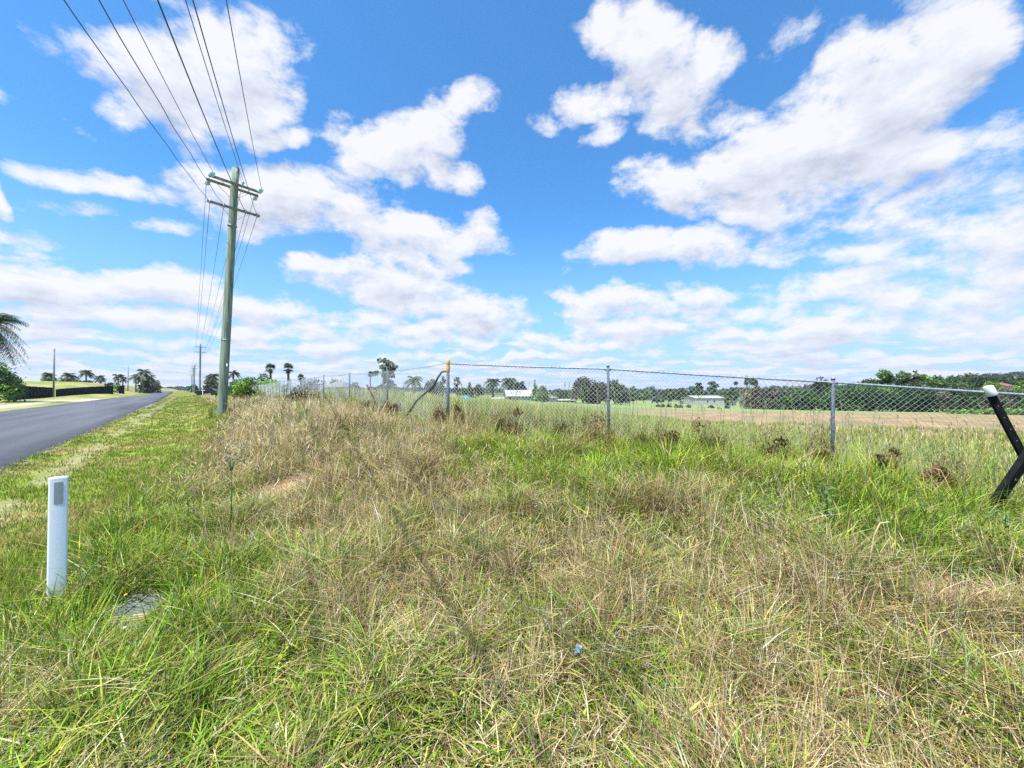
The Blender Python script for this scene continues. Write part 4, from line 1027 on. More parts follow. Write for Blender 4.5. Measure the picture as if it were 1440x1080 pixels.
for px, Y, yt, yb, lab, r_ in ((75.5, 70, 490, 560, 'bare grey timber pole without crossarms where the two dark fences meet', .15),
                               (180, 118, 515, 547, 'thin grey timber pole beside the far end of the dark fence', .13)):
    x, y = at(px, Y); g = H(x, y); e = MB().tube([(0, 0, -.5), (0, 0, zof(yt, Y)*.5-g*.5), (.0, 0, zof(yt, Y)-g)], [r_, r_*.85, r_*.7], 12).build('timber_pole', M_ARM)
    e.location = (x, y, g); tag(e, lab, 'pole', 'bare timber poles left of the road')

palm('big feathery palm cut by the left edge of the frame above a bright bush', -17, 46, 438, 78, seed=5, nf=60, trunk_r=.22, pal=(.048,.072,.032), droop=.95, elmin=-1.0)
tree('bush', 'bright green leafy bush under the big palm at the left edge', -8, 45, 505, 38, G_LIGHT+G_MID+G_MID, 'bush', seed=3, name='bush', dens=1.2)
tree('bush', 'dark green shrub against the end of the fence, below the big palm', 20, 49, 527, 18, G_MID, 'bush', seed=4, name='bush')
LP = [(68, 150, 523, 19, 'small stubby palm left of the bare timber pole on the rise'), (96, 150, 523, 22, 'squat palm just right of the bare timber pole on the rise'),
      (121, 160, 518.5, 19, 'tallest of the small palms beyond the long dark fence, with a double crown'), (140.5, 165, 527, 15, 'small thin palm in the middle of the rise beyond the fence'),
      (166, 165, 525, 15, 'palm left of the thin timber pole on the rise'), (173, 160, 529.5, 11, 'low palm touching the thin timber pole'),
      (191, 150, 525, 17, 'pale palm at the left end of the palm thicket'), (201, 150, 518, 21, 'tallest palm of the thicket beside the road mound'),
      (210, 155, 526, 17, 'rounded palm in the middle of the thicket by the road'), (217, 165, 533, 15, 'lower palm towards the right end of the palm thicket'), (222, 178, 540, 10, 'smallest palm at the right end of the thicket above the road')]
for i, (px, Y, yt, w, lab) in enumerate(LP):
    palm(lab, px, Y, yt, w, seed=20+i, nf=20, trunk_r=.24, group='palms on the rise left of the road', pal=(.070,.095,.045))
for i, (px, Y, yt, w, lab, pl) in enumerate(((205, 156, 532, 22, 'dark undergrowth filling the foot of the palm thicket', G_DARK), (216, 168, 538, 16, 'brown undergrowth at the right end of the palm thicket', G_BROWN),
        (163, 97, 540.5, 9, 'bright little bush in the gap between the dark fences', G_LIGHT), (122, 158, 535, 22, 'flat dark shrub under the double crowned palm', G_DARK),
        (153, 150, 537.5, 10, 'low dark shrub between the palms on the rise', G_DARK), (68, 148, 531, 16, 'round shrub around the foot of the leftmost small palm', G_MID), (96, 148, 531, 24, 'wide shrub around the foot of the squat palm', G_MID))):
    tree('bush', lab, px, Y, yt, w, pl, 'bush', seed=40+i, name='bush')
palm('tiny palm standing in the gap between the dark fences', 165, 96.5, 537, 7, seed=47, nf=14, trunk_r=.1)

# ------------------------------------------------------------------ beyond the poles
tree('bush', 'round dark bush at the foot of the distant thin poles', 271, 190, 540.3, 17, G_DARK, 'bush', seed=50, name='bush')
tree('bush', 'brown leafy shrub mass left of the big pole', 297, 96, 531, 22, G_BROWN, 'bush', seed=51, name='bush')
palm('dark palm rising over the brown shrub beside the big pole', 299, 97, 523.5, 22, seed=52, nf=20, trunk_r=.2, pal=(.050,.070,.032))
palm('small palm showing just right of the big pole', 328, 95, 519.5, 18, seed=53, nf=14, trunk_r=.12, pal=(.055,.060,.035))
tree('bush', 'smooth rounded green bush right of the big pole', 328, 45, 532, 40, G_MID, 'bush', seed=54, name='bush')
def car():
    Y = 84; x, y = at(291.5, Y); g = H(x, y); e = empty('parked_car', (x, y, g), math.atan2(.2, .98)); tag(e, 'low dark vehicle half hidden between the poles and the brown shrubs', 'car')
    prof = [(-2.0, .35), (-2.05, .75), (-1.5, .95), (-.8, 1.02), (-.3, 1.42), (1.1, 1.45), (1.75, 1.05), (2.05, .95), (2.1, .4)]
    m = MB(); n = len(prof); m.poly([(a, -.8, b) for a, b in prof]+[(a, .8, b) for a, b in prof], [tuple(range(n))[::-1], tuple(range(n, 2*n))]+[(i, (i+1) % n, n+(i+1) % n, n+i) for i in range(n)])
    m.build('body', M_CAR, e, bevel=.05)
    for sx in (-.815, .815): MB().poly([(-.7, sx, 1.04), (-.25, sx, 1.36), (1.0, sx, 1.38), (1.5, sx, 1.06)], [(0, 1, 2, 3)]).build('window', M_DARKW, e)
    for a in (-1.3, 1.35):
        for sy in (-1, 1): MB().tube([(a, sy*.62, .32), (a, sy*.84, .32)], .32, 16).build('wheel', M_TYRE, e)
car()
x, y = at(285.3, 83); o = MB().quad_box((0, 0, .5), (.06, .06, .5)).quad_box((.1, 0, 1.05), (.35, .12, .06)).build('marker_post', M_WHITEP); o.location = (x, y, H(x, y)); tag(o, 'short white post with a flat head beside the dark vehicle', 'marker post')

tree('bush', 'tall leafy green bush with upright sprays right of the big pole', 360, 27, 527, 58, G_LIGHT, 'bush', seed=60, name='bush', dens=1.3, leaf=.085)
tree('bush', 'bright green bush spilling through the fence left of the fan palms', 384, 29, 532, 55, G_LIGHT+G_MID, 'bush', seed=61, name='bush', dens=1.2, leaf=.085)
tree('round', 'small dark tree just left of the left fan palm', 371, 52, 524, 20, G_MID, seed=62, dens=1.3)
tree('bush', 'pale grey green feathery bush right of the fan palms', 440, 40, 530, 46, G_GREY, 'bush', seed=63, name='bush', leaf=.09)
tree('bush', 'grey green scrub behind the left run of wire mesh', 418, 34, 541, 50, G_GREY+G_MID, 'bush', seed=64, name='bush', leaf=.09)
palm('left fan palm of the tall pair behind the bushes', 380, 88, 512.5, 17, seed=65, fan=True, trunk_r=.26, nf=34, group='pair of fan palms', pal=(.070,.095,.045))
palm('right fan palm of the tall pair, its trunk showing through the fence', 405, 84, 512, 18, seed=66, fan=True, trunk_r=.27, nf=34, group='pair of fan palms', pal=(.070,.095,.045))
palm('short fan palm right of the tall pair', 423, 70, 527, 12, seed=67, fan=True, trunk_r=.2, nf=26, pal=(.075,.105,.05))
palm('slim little fan palm left of the open gum tree', 521, 75, 523, 10, seed=68, fan=True, trunk_r=.12, nf=24, pal=(.080,.105,.06))
tree('gum', 'open crowned gum tree seen through the wire mesh', 540, 58, 502.5, 42, G_GREY, seed=69, dens=1.2, leaf=.16, lumps=24)
tree('bush', 'broad dark bush under the open gum tree', 545, 62, 535, 38, G_DARK, 'bush', seed=70, name='bush')
tree('bush', 'leafy bush between the slim palm and the house roof', 500, 60, 536, 28, G_GREY, 'bush', seed=71, name='bush')
palm('bushy palm with many fronds left of the corner post brace', 582, 60, 527, 28, seed=72, nf=34, trunk_r=.28, pal=(.075,.110,.045))
def gable(name, label, px, Y, wpx, ybase, yeave, ytop, depth, wall, roof, rz=0, cat='building', extras=(), hip=False):
    x, y = at(px, Y); g = min(H(x, y), zof(ybase, Y)); w = wpx/F*Y; e = empty(name, (x, y+depth/2, g), R(rz)); tag(e, label, cat)
    he = zof(yeave, Y)-g; ht = zof(ytop, Y)-g; a, b = w/2, depth/2
    m = MB(); m.quad_box((0, 0, he/2-.3), (a, b, he/2+.3))
    if not hip:
        for sx in (-a, a): m.poly([(sx, -b, he), (sx, b, he), (sx, 0, ht-.05)], [(0, 1, 2)])
    m.build('wall', wall, e)
    m = MB(); o = .35; i = a*.45 if hip else a+o
    t = .12
    top = [(-a-o, -b-o, he), (a+o, -b-o, he), (a+o, b+o, he), (-a-o, b+o, he), (-i, 0, ht), (i, 0, ht)]
    bot = [(p[0], p[1], p[2]-t) for p in top]
    m.poly(top+bot, [(0, 1, 5, 4), (2, 3, 4, 5), (1, 2, 5), (3, 0, 4), (7, 6, 10, 11), (9, 8, 11, 10), (8, 7, 11), (6, 9, 10), (0, 6, 7, 1), (1, 7, 8, 2), (2, 8, 9, 3), (3, 9, 6, 0)])
    if not hip: m.f = [f for f in m.f if len(f) == 4]; m.sm = [False]*len(m.f)
    m.build('roof', roof, e)
    for (nm, ux, uz, ww, hh, mt) in extras:
        MB().quad_box((ux*a, -b-.03, uz*he), (ww, .05, hh)).build(nm, mt, e)
    return e
gable('house', 'house with a low grey hipped roof behind the left run of fence', 467, 95, 26, 549, 544, 536, 9, M_WWALL, M_GROOF, 0, 'house', (('window', -.4, .5, .5, .4, M_DARKW), ('window', .4, .5, .5, .4, M_DARKW)), hip=True)
tree('bush', 'dark tree crown behind the grey hipped roof', 472, 112, 533.5, 26, G_MID, seed=73)
gable('shed', 'long low pale roofed shed left of the gum tree', 520, 80, 36, 553, 550, 548.8, 6, M_WWALL, M_WROOF)
# trees behind the corner post and the white shed
MT = [('round', 608, 105, 532, 24, G_GREY, 'grey green tree seen through the corner brace'), ('cone', 623, 108, 528, 18, G_GREY, 'pale pointed tree just left of the corner post'),
      ('dead', 643, 110, 530, 15, G_GREY, 'bare twiggy tree just right of the corner post'), ('cone', 660, 112, 536.5, 14, G_DARK, 'dark pointed conifer right of the corner post'),
      ('round', 650, 118, 545, 30, G_DARK, 'low dark tree below the bare twiggy tree'), ('round', 673, 116, 539, 18, G_GREY, 'greyish tree between the conifer and the shaggy trees'),
      ('gum', 763, 110, 543, 16, G_MID, 'small tree right of the white shed'), ('cone', 752, 95, 533, 11, G_LIGHT, 'slim light green conifer at the right end of the white shed'),
      ('bush', 762, 85, 552, 26, G_MID, 'leafy bush at the foot of the slim conifer'), ('round', 727, 135, 540, 34, G_DARK, 'dark tree behind the roof of the white shed')]
for i, (k, px, Y, yt, w, pl, lab) in enumerate(MT): tree(k, lab, px, Y, yt, w, pl, seed=80+i, group='trees in the valley behind the fence')
palm('dark shaggy palm left of the white shed', 693, 112, 531.5, 26, seed=92, nf=34, trunk_r=.4, pal=(.050,.078,.034))
palm('taller feathery palm behind the white shed', 716, 118, 529.5, 26, seed=93, nf=34, trunk_r=.4, pal=(.048,.075,.034))
palm('feathery palm just right of the taller one, above the shed roof', 731, 120, 535.5, 20, seed=94, nf=28, trunk_r=.35, pal=(.045,.070,.034))
gable('shed', 'white shed with a pale sheet roof and a dark opening', 729, 100, 36, 563.5, 557, 548.5, 6.5, M_WWALL, M_WROOF, 8, 'shed', (('opening', -.83, .5, .42, .5, M_DARKW), ('window', .1, .45, .45, .28, M_WROOF), ('window', .6, .45, .45, .28, M_WROOF)))
gable('shed', 'low pale lean-to joined on the left of the white shed', 700, 101, 16, 563, 560.5, 559.3, 3, M_WWALL, M_WROOF, 0, 'shed')
def tarp():
    Y = 92; x, y = at(658, Y); g = H(x, y); e = empty('covered_pool', (x, y, g)); tag(e, 'round pale tank under a bulging blue cover behind the weeds', 'tank'); 
    w = 9.2/F*Y; b = zof(561.5, Y)-g; t = zof(557, Y)-g
    MB().tube([(0, 0, -.3), (0, 0, b)], w, 20, smooth=True).build('tank_wall', M_WROOF, e)
    MB().tube([(0, 0, b+.003), (0, 0, b+(t-b)*.5), (.1, 0, b+(t-b)*.85), (.2, 0, t)], [w*1.02, w*.92, w*.6, .05], 20).build('cover', M_BLUE, e)
tarp()
gable('outbuilding', 'small white box like outbuilding left of the red brick one', 776, 92, 13, 568, 558.8, 558.2, 3.0, M_WROOF, M_WROOF, 0)
gable('outbuilding', 'low red brick outbuilding with a white roof beneath the big dark casuarina', 797, 94, 25, 568, 562.8, 561.3, 4, M_BRICK, M_WROOF, 0, 'building', (('opening', .1, .5, .35, .4, M_DARKW), ('opening', .6, .5, .35, .4, M_DARKW)))
MT = [('bush', 820, 86, 529, 52, G_BROWN+G_GREY, 'biggest dark olive casuarina, left of the middle fence post'), ('bush', 865, 88, 532, 34, G_GREY+G_DARK, 'dark casuarina directly behind the middle fence post'),
      ('bush', 793, 98, 549, 30, G_DARK, 'low dark bushes left of the big casuarina'), ('bush', 843, 87, 535, 36, G_DARK+G_BROWN, 'dark casuarina filling between the biggest one and the post'),
      ('round', 890, 120, 543, 26, G_GREY, 'rounded grey green tree right of the middle fence post'), ('round', 917, 150, 542.5, 26, G_GREY, 'round tree left of the near pasture shed'),
      ('round', 905, 140, 548, 20, G_MID, 'small round tree in the valley right of the middle post'), ('round', 940, 170, 546, 24, G_DARK, 'dark tree in the middle of the valley'),
      ('round', 958, 165, 545, 30, G_DARK, 'dense dark tree left of the long white building'), ('round', 973, 175, 541.5, 20, G_DARK, 'taller dark tree at the left end of the long white building'),
      ('gum', 985, 190, 537.5, 20, G_DARK, 'upright dark gum behind the left half of the long white building'), ('gum', 1002, 190, 536, 18, G_DARK, 'upright dark gum behind the right half of the long white building'),
      ('round', 1015, 180, 547, 20, G_MID, 'lighter tree behind the right end of the long white building'), ('round', 1030, 150, 544, 22, G_MID, 'green tree between the long building and the tall gum'),
      ('gum', 1050, 112, 529.5, 44, G_DARK+G_GREY, 'tall spreading dark gum at the left end of the hedge'), ('bush', 1058, 98, 545, 30, G_BROWN, 'brown bush at the foot of the tall spreading gum'),
      ('round', 925, 155, 556, 18, G_MID, 'low round tree behind the small pasture bushes')]
for i, (k, px, Y, yt, w, pl, lab) in enumerate(MT): tree(k, lab, px, Y, yt, w, pl, seed=100+i, dens=1.25, group='trees in the valley behind the fence')
gable('long_shed', 'long white low building on the green pasture in the valley', 997, 150, 41, 564.3, 559.5, 556.5, 10, M_WROOF, M_WROOF, 0, 'building', (('opening', -.1, .5, .25, .3, M_DARKW), ('opening', .35, .5, .25, .3, M_DARKW)))
gable('shed', 'small white roofed shed right of the long white building', 1031, 150, 9, 565, 563.5, 562.6, 4, M_WWALL, M_WROOF)
gable('shed', 'small pale shed just right of the middle fence post', 881, 120, 10, 566.5, 564, 562.8, 3, M_WWALL, M_WROOF)
gable('shed', 'tiny white roofed shelter left of the long white building', 964, 160, 8, 565, 563.2, 562.3, 3, M_GROOF, M_WROOF)
SB = [(925, 78, 568.5, 7), (932, 77, 568, 6), (941, 80, 567, 9), (950, 78, 568.5, 6), (957, 79, 569, 7), (968, 82, 568.5, 6), (1000, 84, 569, 9), (1023, 84, 570, 7)]
lab = ['first', 'second', 'third and largest', 'fourth', 'fifth', 'sixth', 'seventh', 'last']
for i, (px, Y, yt, w) in enumerate(SB): tree('bush', '%s low dark bush, counted from the left, in the row across the pasture' % lab[i], px, Y, yt, w, G_DARK, 'bush', 'row of low bushes on the pasture', seed=130+i, name='bush')

# the long hedge of trees along the ploughed field
HG = [(1062, 88, 541, 34, G_BROWN), (1084, 84, 541, 34, G_BROWN+G_GREY), (1100, 82, 543, 34, G_GREY), (1118, 80, 544, 36, G_HEDGE), (1142, 78, 545, 38, G_HEDGE), (1166, 77, 541, 36, G_HEDGE),
      (1188, 76, 539, 38, G_HEDGE), (1210, 75, 541, 40, G_HEDGE), (1236, 74, 538, 42, G_HEDGE), (1262, 73, 541, 44, G_DARK), (1290, 73, 538, 44, G_DARK), (1318, 72, 540, 44, G_DARK+G_BROWN), (1348, 72, 538, 46, G_DARK+G_BROWN),
      (1378, 71, 543, 46, G_BROWN), (1410, 71, 545, 48, G_BROWN+G_GREY), (1444, 70, 545, 50, G_HEDGE), (1480, 70, 545, 50, G_HEDGE)]
hl = ['brownish hedge tree at the left end of the long hedge', 'second brownish hedge tree from the left', 'greyish hedge tree where the brown part of the hedge ends', 'first bright green hedge tree, right of the brown ones',
      'green hedge tree midway between the brown trees and the right fence post', 'green hedge tree just left of the right fence post', 'green hedge tree right behind the right fence post', 'green hedge tree just right of the right fence post',
      'green hedge tree below the left part of the tall round crown', 'dark hedge tree below the right part of the tall round crown', 'dark hedge tree right of the tall round crown', 'dark hedge tree below the feathery tall tree',
      'dark brownish hedge tree left of the white capped post', 'brown hedge tree behind the white capped post', 'greyish brown hedge tree right of the white capped post', 'green hedge tree at the right edge of the frame', 'hedge tree past the right edge of the frame']
for i, ((px, Y, yt, w, pl), lb) in enumerate(zip(HG, hl)):
    if px > 1470: continue
    tree('bush', lb, px, Y, yt, w, pl, 'tree', 'long hedge along the ploughed field', seed=150+i, name='hedge_tree', dens=1.1, lumps=20)
TT = [('round', 1155, 95, 529, 24, G_DARK, 'small dome shaped crown touching the top rail by the right post'), ('round', 1217, 92, 536, 26, G_MID, 'tree at the left foot of the tall round crown'),
      ('round', 1243, 92, 518.5, 56, G_DARK+G_MID, 'tall broad round crown, highest of the trees above the rail'), ('round', 1270, 92, 520.5, 40, G_MID, 'right hand half crown beside the tall broad one'), ('gum', 1287, 90, 519.5, 16, G_GREY, 'wispy upright tree right of the tall broad crown'),
      ('gum', 1300, 95, 526, 26, G_LIGHT, 'light thin crowned tree between the broad crowns'), ('round', 1318, 98, 527, 26, G_MID, 'rounded tree with a pointed top left of the olive crowns'), ('round', 1338, 96, 529.5, 36, G_MID, 'olive crown in front of the distant dome shaped tree'),
      ('round', 1366, 165, 523, 34, G_DARK+G_GREY, 'wide dome shaped tree on the rise behind the capped post'), ('round', 1383, 150, 529, 26, G_DARK, 'dark tree right of the wide dome shaped one'), ('round', 1357, 110, 536, 34, G_MID, 'leafy tree below the wide dome shaped one'),
      ('round', 1395, 120, 535, 30, G_LIGHT, 'light green tree above the white cap'), ('round', 1407, 210, 527, 34, G_DARK, 'dark hill tree left of the red roofed house'), ('round', 1428, 230, 523.5, 34, G_GREY, 'highest hill tree near the right edge'),
      ('round', 1446, 220, 526, 30, G_DARK, 'hill tree cut by the right edge'), ('round', 1436, 130, 534, 30, G_LIGHT, 'light green tree right of the red roofed house'), ('round', 1410, 120, 546, 34, G_MID, 'tree below the red roofed house')]
for i, (k, px, Y, yt, w, pl, lb) in enumerate(TT): tree(k, lb, px, Y, yt, w, pl, seed=180+i, dens=1.35, group='tall trees behind the long hedge')
gable('house', 'house with a red roof among the trees near the right edge', 1419, 126, 10, 545, 542.5, 538, 6, M_WWALL, M_RROOF, 0, 'house', (('window', 0, .4, .4, .4, M_DARKW),))
for i, (px, Y, yt, w, lb) in enumerate(((1345, 60, 575, 26, 'leftmost bright green low bush in front of the hedge'), (1368, 59, 574, 28, 'second bright green low bush, left of the capped post'), (1392, 58, 573, 28, 'bright green low bush directly behind the capped post'), (1418, 57, 573, 30, 'bright green low bush right of the capped post'), (1445, 56, 573, 32, 'bright green low bush at the right edge'))):
    tree('bush', lb, px, Y, yt, w, G_LIGHT, 'bush', 'bright low bushes before the hedge', seed=210+i, name='bush', dens=1.1)

# far woodland on the hills and the blue skyline at the end of the road
def woods():
    g = np.random.default_rng(5); cs, rs = [], []
    for k in range(1500):
        u = g.uniform(-.45, 1.75); Y = g.uniform(230, 900)**1.0; x = u*Y
        if u < .12: Y = g.uniform(420, 900); x = u*Y
        if fbm(np.array([x*.008]), np.array([Y*.008]), 71)[0] < .40: continue
        z = H(x, Y); r = g.uniform(2.4, 5.5)*(1 if u > .2 else .7); cs.append((x, Y, z+r*.9)); rs.append(r)
    o = leaf_cloud('distant_woodland', cs, rs, 60000, 1.1, [(.045,.065,.032), (.062,.085,.042), (.075,.090,.052), (.050,.060,.040)], LEAFM, None, seed=6, squash=.8)
    tag(o, 'distant woodland covering the low hills on the skyline', 'woodland', kind='stuff')
woods()
def skyline():
    g = np.random.default_rng(9); cs, rs = [], []
    for k in range(260):
        px = g.uniform(215, 266) if k < 170 else g.uniform(300, 700); Y = g.uniform(900, 1500); x = (px-CX)/F*Y; r = g.uniform(2.5, 6)*(1 if k < 170 else .8)
        cs.append((x, Y, EYE-1+r*.8)); rs.append(r)
    o = leaf_cloud('distant_tree_line', cs, rs, 14000, 1.9, [(.060,.080,.060), (.075,.090,.070)], LEAFM, None, seed=7, squash=.8)
    tag(o, 'low bluish line of trees on the horizon where the road ends', 'woodland', kind='stuff')
skyline()

# ------------------------------------------------------------------ weeds along and beyond the fence
def field_weeds():
    n = 15000; x, y = scatter(n, 7, 34, -38, 60)
    q = fence_q(x, y); s = road_s(x, y); ins = np.minimum(q, -s-3.9); k = (ins > -.15) & (ins < 24) & (rng.random(n) < (1-.55*sst(10, 24, ins))*(1-.5*sst(.3, .7, x/y))); x, y, ins = x[k], y[k], ins[k]
    per = 13; idx = np.repeat(np.arange(len(x)), per); N = len(idx); u = (x/y)[idx]
    bx = x[idx]+rng.normal(0, .10, N); by = y[idx]+rng.normal(0, .10, N); d = np.hypot(bx, by)
    hm = (.45+.9*fbm(bx*.5, by*.5, 81))*np.interp(u, [-.7, -.1, .15, .45, 1.6], [1.0, 1.0, .92, .62, .46])*(1-.25*sst(8, 22, ins[idx]))
    length = (.45+.42*rng.random(N))*hm; width = np.maximum(.005, d*.0013)
    lean = np.clip(rng.beta(1.5, 4, N), .02, .8); az = rng.random(N)*6.283
    col = jit(pick(N, ['green', 'lime', 'blue', 'olive', 'lush', 'straw', 'pale'], [.20, .36, .03, .18, .02, .12, .09]))
    tj = (1+.2*rng.normal(0, 1, len(x)))[idx][:, None]; col = np.clip(col*tj*np.array([1.25, 1.15, 1.15]), .02, .75)
    root = np.stack([bx, by, ground_h(bx, by)-.02], -1)
    o = blade_mesh('field_weeds', root, length, width, az, lean, rng.random(N)*.2*lean, col*.75, col*1.15, 2); tag(o, 'tall fine green weeds in the paddock behind the fence', 'weeds', kind='stuff')
field_weeds()
def seedheads(name, label, cnt, fore):
    V, Fc, C = [], [], []; g = random.Random(12)
    for k in range(cnt):
        u = g.choice([g.uniform(.2, 1.35), g.uniform(.28, 1.35), g.uniform(-.15, .3)]); Y = g.uniform(5.2, 9.5)
        if fore: u = g.uniform(-1.3, 1.5); Y = 1.9*(6.5/1.9)**g.random()
        x = u*Y
        if (fence_q(np.array(x), np.array(Y)) < -.25) != fore or (fore and road_s(x, Y) > .4): continue
        z0 = H(x, Y); h = g.uniform(.75, 1.12)*(1 if u < 1 else .95)
        if fore: h = g.uniform(.28, .52)
        lx, ly = g.uniform(-.15, .15), g.uniform(-.1, .1); w = .0035 if not fore else .0014
        col = g.choice([(.24,.30,.10), (.33,.34,.16), (.42,.38,.24), (.16,.22,.07)])
        i = len(V); tip = Vector((x+lx, Y+ly, z0+h)); V += [(x-w, Y, z0), (x+w, Y, z0), (tip.x+w*.6, tip.y, tip.z), (tip.x-w*.6, tip.y, tip.z)]; Fc.append((i, i+1, i+2, i+3)); C += [col]*4
        hl_ = g.uniform(.06, .15)*(.6 if fore else 1); wd = g.uniform(.008, .02)*(.4 if fore else 1); w *= 1
        for q in range(14):
            f = q/14; c = Vector((x+lx*(1+f*.2), Y+ly, z0+h-hl_*.5+hl_*f)); ww = wd*math.sin(math.pi*(.15+.8*f)); a = g.uniform(0, 6.28)
            dv = Vector((math.cos(a)*ww, math.sin(a)*ww, g.uniform(.3, 1)*ww)); tv = Vector((-math.sin(a), math.cos(a), .3))*(.006 if not fore else .0025)
            i = len(V); V += [tuple(c-tv), tuple(c+tv), tuple(c+dv*1.3+tv), tuple(c+dv*1.3-tv)]; Fc.append((i, i+1, i+2, i+3)); cc = [min(.6, z*g.uniform(1.2, 1.7)) for z in col]; C += [cc]*4
    o = np_mesh(name, np.array(V), [np.array(Fc)], GRASSM, np.array(C)); tag(o, label, 'weeds', kind='stuff')
seedheads('seed_heads', 'pale green seed heads standing up along the fence', 230, False)
seedheads('grass_seed_heads', 'pale seed heads scattered through the foreground grass', 420, True)

# dead weed clumps piled against the foot of the mesh
CL = [(431, 545, 585, 26, -.3, 'leafy dark brown dead weed clump far left, under the second mesh bay'), (515, 562, 585, 16, -.2, 'small brown dead clump left of the leaning picket'), (545, 560, 575, 16, -.1, 'dark dead clump at the foot of the first post left of the corner'),
      (618, 562, 582, 14, -.1, 'rust brown dead clump just left of the corner post'), (645, 569, 588, 8, .2, 'small upright dead clump right of the corner post'), (713, 576, 600, 18, -.15, 'tan dead clump with a pointed top midway between corner and middle posts'),
      (785, 590, 618, 16, -.2, 'small tan dead clump left of the large heap'), (829, 584, 624, 30, -.12, 'large heaped brown dead clump left of the middle post'), (849, 604, 628, 22, -.15, 'low dead clump at the foot of the middle post'),
      (897, 598, 626, 26, -.15, 'rounded reddish brown clump right of the middle post'), (924, 594, 634, 18, -.15, 'tall narrow dead clump beside the rounded one'), (951, 607, 634, 24, -.2, 'low round dead clump, third right of the middle post'),
      (989, 590, 630, 22, -.1, 'grey brown dead clump with a ragged top in the middle of the right bay'), (1005, 602, 634, 20, -.2, 'low grey dead clump leaning on the ragged one'), (1092, 602, 634, 24, -.2, 'dark tangled dead clump left of the right post'),
      (1150, 604, 626, 18, -.1, 'dead clump piled against the right post'), (1247, 612, 634, 16, -.1, 'small low dead clump right of the right post'), (1326, 606, 640, 20, -.1, 'upright curled brown clump left of the crossed steel posts')]
def clump(px, yt, yb, w, q, label, seed):
    # walk out along the bearing to the fence line
    u = (px-CX)/F; best = None
    for Y in np.arange(3, 26, .03):
        x = u*Y; d = fence_q(x, Y) if px > 640 else -(road_s(x, Y)+3.9)
        if (px <= 640 and d > q-.15) or (px > 640 and d > q-.28): best = (x, Y); break
    x, Y = best; z = H(x, Y); h = max(.18, zof(yt, Y)-z); g = np.random.default_rng(seed); W = w/F*Y*g.uniform(1.7, 2.6); h *= g.uniform(1.0, 1.3)
    n = 1100; a = g.random(n)*6.283; rr = np.sqrt(g.random(n))*W*.5; bx = x+np.cos(a)*rr; by = Y+np.sin(a)*rr*.8
    bz = z+g.random(n)**1.3*h*.85*(1-.6*(rr/(W*.5))**2); bx = bx+(.5-g.random())*W*.5*((bz-z)/h)**2; ln = (.05+.11*g.random(n)); lean = .55+.44*g.random(n)
    col = pick(n, ['brown', 'rust', 'straw', 'grey', 'pink'], [.60, .10, .10, .14, .06]); col = jit(col, .35)*.55
    e = empty('dead_weed_clump', (x, Y, z)); r2 = random.Random(seed); cs, rs = [], []
    for k in range(9): cs.append((r2.uniform(-.38, .38)*W, r2.uniform(-.2, .2)*W, h*r2.uniform(.25, .78)*(1-.25*(k % 3)))); rs.append(r2.uniform(.05, .11)*max(1, W/.45))
    leaf_cloud('dead_leaves', cs, rs, 620, .016*max(1, Y/7), [(.17,.085,.04), (.26,.14,.065), (.11,.065,.035), (.33,.20,.10), (.20,.13,.08)], DEADM, e, seed=seed, shell=.2, elong=1.9, cvar=.3)
    o = blade_mesh('stems', np.stack([bx-x, by-Y, bz-z], -1), ln, np.full(n, max(.006, Y*.0013)), g.random(n)*6.283, lean, g.random(n)*1.1-.1, col*.8, col*1.05, 2, DEADM, e)
    tag(e, label, 'dead weeds', 'dead weed clumps along the fence')
for i, c in enumerate(CL): clump(*c, 300+i)

# ------------------------------------------------------------------ single plants and small things in the grass
def place(px, pyb, zg=None):
    """ground point seen at a given pixel, by marching down the sight line"""
    u = (px-CX)/F; v = (CY-pyb)/F
    for Y in np.arange(1.2, 40, .01):
        if EYE+v*Y <= H(u*Y, Y): return (u*Y, Y)
    return (u*6, 6.0)
def leafplant(name, label, px, pyb, h, nl, ll, lw, col, cat='plant', seed=0, rosette=False, stems=1, group=None):
    x, y = place(px, pyb); z = H(x, y); e = empty(name, (x, y, z)); tag(e, label, cat, group); g = random.Random(seed)
    st = MB(); V, Fc, C = [], [], []
    for s_ in range(stems):
        ox, oy = (0, 0) if stems == 1 else (g.uniform(-.05, .05), g.uniform(-.05, .05)); lx = g.uniform(-.08, .08)*h
        hh = h*g.uniform(.8, 1)
        if not rosette: st.tube([(ox, oy, -.03), (ox+lx*.4, oy, hh*.5), (ox+lx, oy, hh)], [.006, .005, .002], 6)
        for k in range(nl):
            f = .1+.9*k/nl; a = k*2.4+g.uniform(-.3, .3); p = Vector((ox+lx*f, oy, hh*f if not rosette else .03)); d = Vector((math.cos(a), math.sin(a), 0)); t = Vector((-d.y, d.x, 0))
            L = ll*g.uniform(.7, 1.1)*(1-.45*f if not rosette else 1); W = lw*g.uniform(.8, 1.2); el = g.uniform(.3, .9)
            m1 = p+d*L*.45+Vector((0, 0, L*.45*math.sin(el))); tip = p+d*L+Vector((0, 0, L*(.5*math.sin(el)-.25))); i = len(V)
            V += [tuple(p), tuple(m1+t*W*.5-Vector((0, 0, W*.12))), tuple(m1), tuple(m1-t*W*.5-Vector((0, 0, W*.12))), tuple(tip)]
            Fc += [(i, i+1, i+2), (i, i+2, i+3), (i+1, i+4, i+2), (i+2, i+4, i+3)]; tone = g.uniform(.7, 1.3); C += [[q*tone for q in col]]*5
    if st.v: st.build('stem', M_STEM, e)
    np_mesh('leaves', np.array(V), [np.array(Fc)], LEAFM, np.array(C), e)
    return e
M_STEM = surf('green_stem', (.07,.12,.03), (.13,.18,.06), 20, .7)
